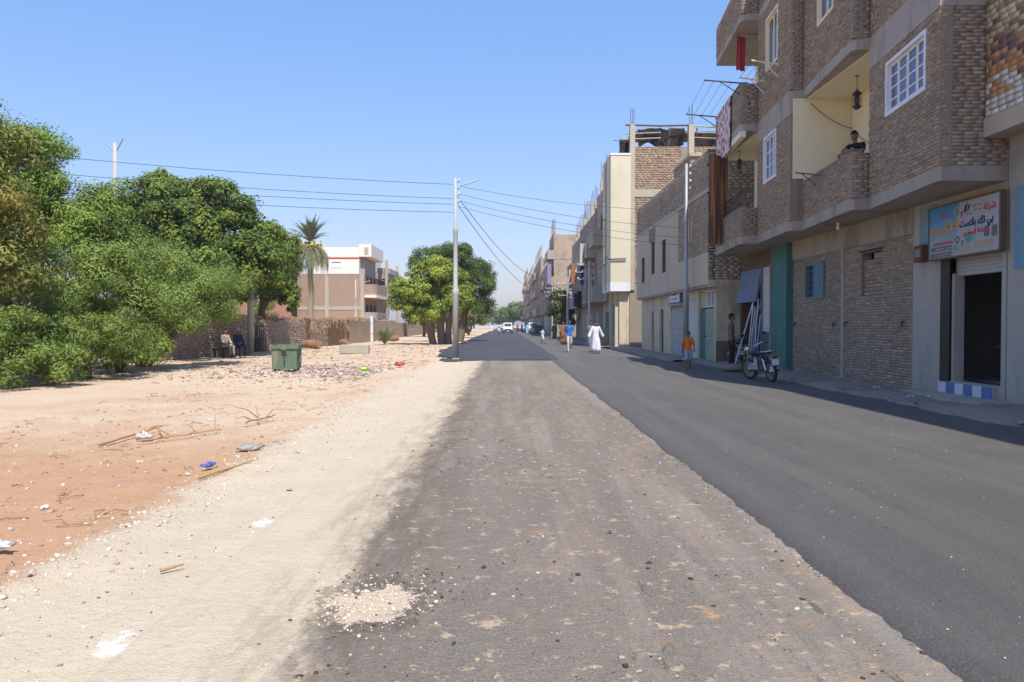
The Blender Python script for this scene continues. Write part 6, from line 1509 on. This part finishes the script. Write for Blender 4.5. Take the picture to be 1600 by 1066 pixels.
# ================================================================== vehicles far down the road (local front = -y)
def van(label, loc, rz, paint, kind='van', group=None):
    t = thing('van' if kind == 'van' else 'car', label, 'van' if kind == 'van' else 'car', loc, rz, group)
    if kind == 'van': prof = [(-1.95, .35), (-2.0, .75), (-1.9, 1.0), (-1.3, 1.15), (-.75, 1.8), (-.5, 1.9), (1.85, 1.9), (2.0, 1.7), (2.05, .5), (2.0, .35)]
    else: prof = [(-2.1, .35), (-2.15, .7), (-1.95, .85), (-1.0, .98), (-.4, 1.42), (-.1, 1.48), (.9, 1.46), (1.4, 1.05), (2.0, .98), (2.1, .7), (2.05, .35)]
    wv = .82; V = []; k = len(prof)
    for x, ins in ((-wv, .06), (-wv+.07, 0), (wv-.07, 0), (wv, .06)):
        for y, z in prof: V.append((x*(.9 if z > 1.3 else 1), y*(1-ins*.3), z-(ins if z > .6 else -ins)*.6))
    F = [tuple(range(k)), tuple(range(3*k, 4*k))[::-1]]+[(a*k+i, a*k+(i+1) % k, (a+1)*k+(i+1) % k, (a+1)*k+i) for a in range(3) for i in range(k)]
    mb = MB(); mb.add(V, [f[::-1] for f in F]); mb.build('body', paint, t, True)
    a, b = (prof[3], prof[4])
    dy, dz = b[0]-a[0], b[1]-a[1]
    mb = MB(); mb.add([(-.66, a[0]+dy*.12-.02, a[1]+dz*.12+.01), (.66, a[0]+dy*.12-.02, a[1]+dz*.12+.01), (.6, a[0]+dy*.9-.02, a[1]+dz*.9+.01), (-.6, a[0]+dy*.9-.02, a[1]+dz*.9+.01)], [(0, 1, 2, 3)]); mb.build('windscreen', m_glass, t, True)
    for s in (-1, 1):
        for y0, y1 in (((-.6, .3), (.4, 1.7)) if kind == 'van' else ((-.3, .35), (.4, 1.0))):
            zt = 1.72 if kind == 'van' else 1.36; zb = 1.2 if kind == 'van' else 1.02
            mb = MB(); mb.add([(s*.825, y0-.15, zb), (s*.825, y1, zb), (s*.765, y1-.05, zt), (s*.765, y0+.1, zt)], [(0, 1, 2, 3)]); mb.build('side_window', m_glass, t, True)
        mb = MB(); mb.ell((s*.6, prof[1][0]+.02, .8 if kind == 'van' else .68), (.14, .04, .08), 8, 5); mb.build('headlight', M('headlamp_glass', (.65, .66, .68), .15, .05, 2, 0, spec=.6), t, True)
        for y in (-1.3, 1.35):
            mb = MB(); mb.tube([(s*.66, y, .31), (s*.84, y, .31)], .31, 16); wh = mb.build('wheel', m_rubber, t, True)
            mb = MB(); mb.tube([(s*.84, y, .31), (s*.85, y, .31)], .18, 12); mb.build('hubcap', m_steel, wh, True)
        mb = MB(); mb.box((s*.86-.05, -.75 if kind == 'van' else -.5, 1.12), (s*.86+.09, -.68, 1.3)) if s > 0 else mb.box((-.95, -.75, 1.12), (-.81, -.68, 1.3)); mb.build('wing_mirror', m_black, t, True)
    mb = MB(); mb.box((-.8, prof[0][0]-.1, .38), (.8, prof[0][0]+.02, .58), bev=.02); mb.build('bumper', m_black, t, True)
    mb = MB(); mb.box((-.5, prof[1][0]-.03, .66), (.5, prof[1][0]+.02, .8)); mb.build('grille', m_black, t, True)
    mb = MB(); mb.box((-.2, prof[0][0]-.115, .42), (.2, prof[0][0]-.1, .53)); mb.build('number_plate', m_white, t, True)
    return t
VW = M('white_car_paint', (.68, .69, .7), .3, .04, 1, 0, spec=.5); VN = M('dark_navy_car_paint', (.02, .025, .05), .3, .05, 1, 0, spec=.5)
van('white van driving towards us down the road', (.4, 140, .075), 0, VW)
van('white van parked in front of the far house row', (4.75, 136, .075), R(4), VW)
van('dark navy car parked beside the white van', (5.0, 124, .075), R(8), VN, 'car')
# cyclist
bk = thing('bicycle', 'bicycle ridden along the left edge of the black asphalt', 'bicycle', (-.95, 112, .075), R(0))
for y in (-.5, .5):
    T = Matrix.Translation((0, y, .33)) @ Matrix.Rotation(R(90), 4, 'Y'); mb = MB(); mb.lathe([(.31, -.02), (.34, 0), (.31, .02), (.3, 0), (.31, -.02)], 18, T=T); mb.build('wheel', m_rubber, bk, True)
mb = MB(); mb.tube([(0, -.5, .33), (0, -.38, .85), (0, -.35, .98)], .02, 5); mb.tube([(0, -.38, .8), (0, .1, .78), (0, .5, .33), (0, .05, .3), (0, -.38, .75)], .018, 5); mb.tube([(0, .05, .3), (0, .15, .85)], .018, 5); mb.build('frame', m_iron, bk, True)
mb = MB(); mb.tube([(-.26, -.28, 1.0), (0, -.36, .98), (.26, -.28, 1.0)], .016, 5); mb.build('handlebar', m_iron, bk, True)
mb = MB(); mb.ell((0, .18, .88), (.08, .13, .035), 8, 5); mb.build('saddle', m_black, bk, True)
ride = dict(pelvis=(0, .15, .98), waist=(0, .1, 1.13), chest=(0, 0, 1.34), neck=(0, -.05, 1.5), head=(0, -.08, 1.66), sl=(-.17, -.01, 1.45), sr=(.17, -.01, 1.45), el=(-.26, -.14, 1.22), er=(.26, -.14, 1.22), wl=(-.24, -.28, 1.04), wr=(.24, -.28, 1.04), hl=(-.09, .13, .95), hr=(.09, .13, .95), kl=(-.11, -.22, .75), kr=(.11, -.12, .55), al=(-.11, -.02, .42), ar=(.11, .1, .22))
figure('cyclist in white clothes on the left edge of the road', (-.95, 112, .075), 0, 1.72, J(**ride), CW, CW, vox=.03)

# ================================================================== stones, rubbish, sticks
ICO = []
_t = (1+5**.5)/2
ICO = np.array([(-1, _t, 0), (1, _t, 0), (-1, -_t, 0), (1, -_t, 0), (0, -1, _t), (0, 1, _t), (0, -1, -_t), (0, 1, -_t), (_t, 0, -1), (_t, 0, 1), (-_t, 0, -1), (-_t, 0, 1)])/1.9
ICF = np.array([(0,11,5),(0,5,1),(0,1,7),(0,7,10),(0,10,11),(1,5,9),(5,11,4),(11,10,2),(10,7,6),(7,1,8),(3,9,4),(3,4,2),(3,2,6),(3,6,8),(3,8,9),(4,9,5),(2,4,11),(6,2,10),(8,6,7),(9,8,1)])
def rocks(name, xyz, size, cols, mat, flat=.6, seed=0):
    r = np.random.default_rng(seed); n_ = len(xyz)
    V = ICO[None]*(1+r.normal(0, .2, (n_, 12, 1))); s = np.asarray(size)[:, None]*r.uniform(.6, 1.4, (n_, 3)); s[:, 2] *= flat
    V = V*s[:, None]; a = r.uniform(0, 6.28, n_); ca, sa = np.cos(a)[:, None], np.sin(a)[:, None]
    V = np.stack([V[..., 0]*ca-V[..., 1]*sa, V[..., 0]*sa+V[..., 1]*ca, V[..., 2]], -1)+np.asarray(xyz)[:, None]
    F = (ICF[None]+(np.arange(n_)*12)[:, None, None]).reshape(-1, 3)
    o = np_mesh(name, V.reshape(-1, 3), F, mat, None, np.repeat(np.clip(cols, 0, 1), 20, axis=0)); o['kind'] = 'stuff'; return o
m_stone = M('loose_stone', (1, 1, 1), .95, .12, 12, .5, 60, attr=True)
def zat(x, y): return gz(np.asarray(x), np.asarray(y))
r = np.random.default_rng(21)
def scatter(n_, xf, yf, s0, s1, pal, seed, lift=.15, zf=None):
    x, y = xf(n_), yf(n_); s = s0+(s1-s0)*r.random(n_)**3
    z = (zat(x, y) if zf is None else zf(x, y))+s*lift
    pal = np.array(pal); c = pal[r.integers(len(pal), size=n_)]*(.8+.4*r.random((n_, 1)))
    return np.stack([x, y, z], 1), s, c
PALE_S = [(.6, .52, .4), (.66, .58, .47), (.52, .42, .3), (.7, .64, .55)]
near_y = lambda n_: 2.6+22*r.random(n_)**1.7
def tagk(o, label=None): return o
# pale stones along the pushed-up gravel ridge
p, s, c = scatter(2600, lambda n_: -2.85+r.normal(0, .22, n_), near_y, .004, .022, PALE_S, 1); rocks('gravel_ridge', p, s, c, m_stone, .6, 1)
p, s, c = scatter(3200, lambda n_: r.uniform(-2.9, -.9, n_), near_y, .003, .012, PALE_S+[(.3, .22, .16), (.1, .09, .085)], 2); rocks('verge_gravel', p, s, c, m_stone, .6, 2)
p, s, c = scatter(2600, lambda n_: r.uniform(-8, -3, n_), lambda n_: 4.5+18*r.random(n_)**1.3, .005, .028, [(.45, .32, .23), (.55, .42, .32), (.36, .22, .15), (.62, .55, .47)], 3); rocks('dirt_pebbles', p, s, c, m_stone, .6, 3)
# crumbs on the worn road and along the asphalt edge
rz0 = lambda x, y: rz_(np.asarray(x), np.asarray(y))
p, s, c = scatter(2600, lambda n_: r.uniform(-1.2, 1.95, n_), near_y, .003, .016, [(.42, .32, .22), (.55, .45, .33), (.07, .06, .055), (.3, .2, .13)], 4, zf=rz0); rocks('road_crumbs', p, s, c, m_stone, .6, 4)
p, s, c = scatter(2000, lambda n_: 1.95-np.abs(r.normal(0, .05, n_)), near_y, .002, .011, [(.09, .085, .08), (.14, .12, .1), (.36, .27, .19), (.5, .4, .29)], 5, zf=lambda x, y: x*0+.022); rocks('asphalt_edge_crumbs', p, s, c, m_stone, .8, 5)
p, s, c = scatter(1500, lambda n_: r.uniform(2.1, 7.3, n_), near_y, .002, .008, [(.5, .45, .38), (.6, .56, .5), (.05, .05, .05)], 12, zf=lambda x, y: x*0+.071+np.clip((x-2.3)/2.2, 0, 1)*.004); rocks('asphalt_grit', p, s, c, m_stone, .6, 12)
# broken-up hole in the road
x = r.normal(-.74, .15, 700); y = r.normal(4.28, .19, 700); s = .002+.011*r.random(700)**3.5
rocks('pothole_rubble', np.stack([x, y, rz0(x, y)+s*.3], 1), s, np.array([(.68, .58, .45), (.74, .66, .54), (.6, .46, .34)])[r.integers(3, size=700)], m_stone, .7, 6)
an = r.uniform(-.6, 2.6, 420); x = -.66+.3*np.cos(an)+r.normal(0, .09, 420); y = 4.4+.36*np.sin(an)+r.normal(0, .12, 420); s = .002+.011*r.random(420)**2.5
rocks('tar_lumps', np.stack([x, y, rz0(x, y)+s*.3], 1)[:130], s[:130], np.full((130, 3), .1)*(.7+.8*r.random((130, 1))), m_stone, .7, 7)
# rubbish hump
p, s, c = scatter(3000, lambda n_: -4.2-np.abs(r.normal(0, 3.2, n_)), lambda n_: r.normal(25.6, 2.3, n_), .01, .07, [(.4, .3, .22), (.5, .4, .32), (.33, .27, .23), (.6, .55, .5), (.25, .19, .15), (.45, .27, .19)], 8, .2); rocks('rubble_heap', p, s, c, m_stone, .55, 8)
p, s, c = scatter(2400, lambda n_: r.uniform(-13.5, -3.2, n_), lambda n_: r.uniform(27, 62, n_), .015, .09, [(.45, .33, .24), (.55, .44, .34), (.36, .26, .2)], 9, .15); rocks('far_dirt_stones', p, s, c, m_stone, .5, 9)
p, s, c = scatter(700, lambda n_: r.uniform(7.45, 8.6, n_), lambda n_: r.uniform(9, 29, n_), .008, .05, [(.3, .25, .2), (.4, .33, .26), (.2, .17, .14)], 10, zf=lambda x, y: .12+(x-7.5)*.05); rocks('pavement_stones', p, s, c, m_stone, .5, 10)
# litter: crumpled scraps
def scraps(name, n_, xf, yf, s0, s1, pal, seed, zf=None):
    q = np.random.default_rng(seed); x, y = xf(n_), yf(n_); z = (zat(x, y) if zf is None else zf(x, y)); V = []; F = []; Cc = []
    for i in range(n_):
        s = q.uniform(s0, s1); a = q.uniform(0, 6.28); as_ = q.uniform(.35, 1)
        b = len(V)
        for u in range(4):
            for v in range(4):
                lx_, ly_ = (u/3-.5)*s, (v/3-.5)*s*as_
                V.append((x[i]+lx_*math.cos(a)-ly_*math.sin(a), y[i]+lx_*math.sin(a)+ly_*math.cos(a), z[i]+.01+abs(q.normal(0, .22))*s))
        c_ = np.array(pal[q.integers(len(pal))])*q.uniform(.8, 1.1)
        for u in range(3):
            for v in range(3): F.append((b+u*4+v, b+u*4+v+1, b+u*4+v+5, b+u*4+v+4)); Cc.append(c_)
    o = np_mesh(name, V, F, M('scrap_'+name, (1, 1, 1), .6, .08, 6, 0, attr=True), None, np.clip(Cc, 0, 1), smooth=True); o['kind'] = 'stuff'; return o
PL = [(.62, .62, .62), (.55, .5, .44), (.5, .4, .3), (.7, .7, .68), (.36, .38, .42), (.5, .45, .4), (.3, .27, .25), (.55, .45, .36), (.6, .58, .5)]
scraps('litter_scatter', 210, lambda n_: -4-np.abs(r.normal(0, 2.6, n_)), lambda n_: r.normal(25.4, 2.0, n_), .04, .17, PL, 3)
scraps('verge_litter', 34, lambda n_: r.normal(-3.5, .7, n_), lambda n_: r.uniform(4.5, 18, n_), .02, .075, PL[:6], 4)
scraps('pavement_litter', 46, lambda n_: r.uniform(7.2, 8.4, n_), lambda n_: r.uniform(9.5, 26, n_), .04, .15, PL+[(.1, .4, .25)], 5, lambda x, y: np.where(x > 7.5, .17, .075))
def bag(label, loc, s, col, seed, cat='plastic bag'):
    q = np.random.default_rng(seed); mb = MB(); mb.ell((0, 0, s*.16), (s*.55, s*.36, s*.17), 18, 11)
    ph = q.uniform(0, 6, 8)
    mb.v = [tuple(np.array(v)*(1+.35*math.sin(v[0]/s*9+ph[0])*math.sin(v[1]/s*11+ph[1])+.22*math.sin(v[0]/s*21+v[2]/s*17+ph[2])+q.normal(0, .09))) for v in mb.v]
    o = mb.build('plastic_bag', M('bag_film', col, .35, .1, 4, .3, 20, spec=.5)); o.location = loc; o.rotation_euler[2] = q.uniform(0, 6); return tag(o, label, cat)
bag('crumpled grey plastic bag on the edge of the pale gravel', (-3.15, 9.6, .0), .24, (.36, .34, .32), 1)
bag('small blue wrapper lying beside the gravel ridge', (-3.2, 8.4, .02), .14, (.08, .12, .4), 2, 'wrapper')
bag('silver crumpled foil near the red soil edge', (-3.45, 5.35, .02), .13, (.55, .57, .62), 3, 'wrapper')
bag('dark grey rag-like bag lying on the red soil', (-3.65, 5.25, .02), .16, (.16, .16, .18), 4)
bag('whitish bag lying on dry twigs', (-4.9, 10.6, .0), .24, (.5, .46, .4), 5)
bag('lime green bag on the rubbish heap', (-4.4, 24.4, .12), .3, (.35, .6, .06), 6)
bag('red scrap of plastic on the rubbish heap', (-3.9, 28.6, .06), .35, (.5, .05, .05), 7)
def stick(label, a, b, r_, bend=.05, fork=0, name='stick'):
    a, b = Vector(a), Vector(b); mb = MB(); q = random.Random(label); P = [a.lerp(b, i/7)+Vector((q.uniform(-bend, bend), q.uniform(-bend, bend), abs(q.uniform(0, bend))*.7)) for i in range(8)]
    mb.tube(P, [r_*(1-.06*i) for i in range(8)], 7)
    for k in range(fork):
        s_ = P[2+k % 5]; e = s_+Vector((q.uniform(-.3, .3), q.uniform(-.3, .3), q.uniform(.02, .22))); mb.tube([s_, s_.lerp(e, .5)+Vector((0, 0, .05)), e], [r_*.6, r_*.45, r_*.2], 5)
    return tag(mb.build(name, M('dry_stick', (.46, .29, .15), .9, .25, 8, .4, 40)), label, 'stick')
stick('long peeled stick lying along the gravel edge', (-3.0, 7.6, .05), (-2.75, 8.7, .06), .016, .008)
stick('thin pale cane lying on the tan dirt', (-5.15, 9.9, .03), (-5.1, 11.6, .05), .02, .01)
stick('forked dry branch lying on the tan dirt beside the pale cane', (-4.75, 10.1, .04), (-4.0, 11.0, .06), .014, .05, 6, 'dry_branch')
stick('gnarled brown branch lying farther across the dirt', (-4.0, 11.9, .04), (-3.75, 12.8, .06), .02, .05, 4, 'dry_branch')
stick('short brown twig near the white lime spill', (-2.15, 4.85, .02), (-2.05, 4.95, .03), .012, .004)
mb = MB(); q = random.Random(3)
for k in range(200):
    x = q.uniform(-8, -3.0); y = 4.6+q.random()**1.4*16; a = q.uniform(0, 6.28); L = q.uniform(.06, .35); z = float(zat(x, y))+.01
    mb.tube([(x, y, z), (x+L*.5*math.cos(a), y+L*.5*math.sin(a), z+.02), (x+L*math.cos(a+.3), y+L*math.sin(a+.3), z)], q.uniform(.002, .006), 3)
tag(mb.build('dry_twigs', M('twig', (.36, .23, .13), .9, .25, 8, 0), None), kind='stuff')
# stones and planks on the pavement by the man
for lab, x, y, s in (('flat pale rock by the feet of the standing man', 7.3, 24.9, .42), ('smaller rock on the pavement edge near the motorcycle', 7.4, 22.9, .3)):
    mb = MB(); mb.ell((0, 0, s*.18), (s, s*.7, s*.32), 12, 7); qq = np.random.default_rng(int(x*10)); mb.v = [tuple(np.array(v)*(1+qq.normal(0, .07))) for v in mb.v]
    o = mb.build('rock', m_walk); o.location = (x, y, .1); tag(o, lab, 'rock')

# ================================================================== thin dusty air
mb = MB(); mb.box((-2700, -80, -1.2), (2700, 5400, 17.2)); hz = mb.build('haze', []); tag(hz, kind='stuff')
hm = bpy.data.materials.new('dusty_air'); hm.use_nodes = True; hm.node_tree.nodes.clear()
ho = hm.node_tree.nodes.new('ShaderNodeOutputMaterial'); hv = hm.node_tree.nodes.new('ShaderNodeVolumePrincipled')
hv.inputs['Color'].default_value = (.9, .93, 1, 1); hv.inputs['Density'].default_value = 0.00045; hv.inputs['Anisotropy'].default_value = .2
hm.node_tree.links.new(hv.outputs[0], ho.inputs['Volume']); hz.data.materials.append(hm)
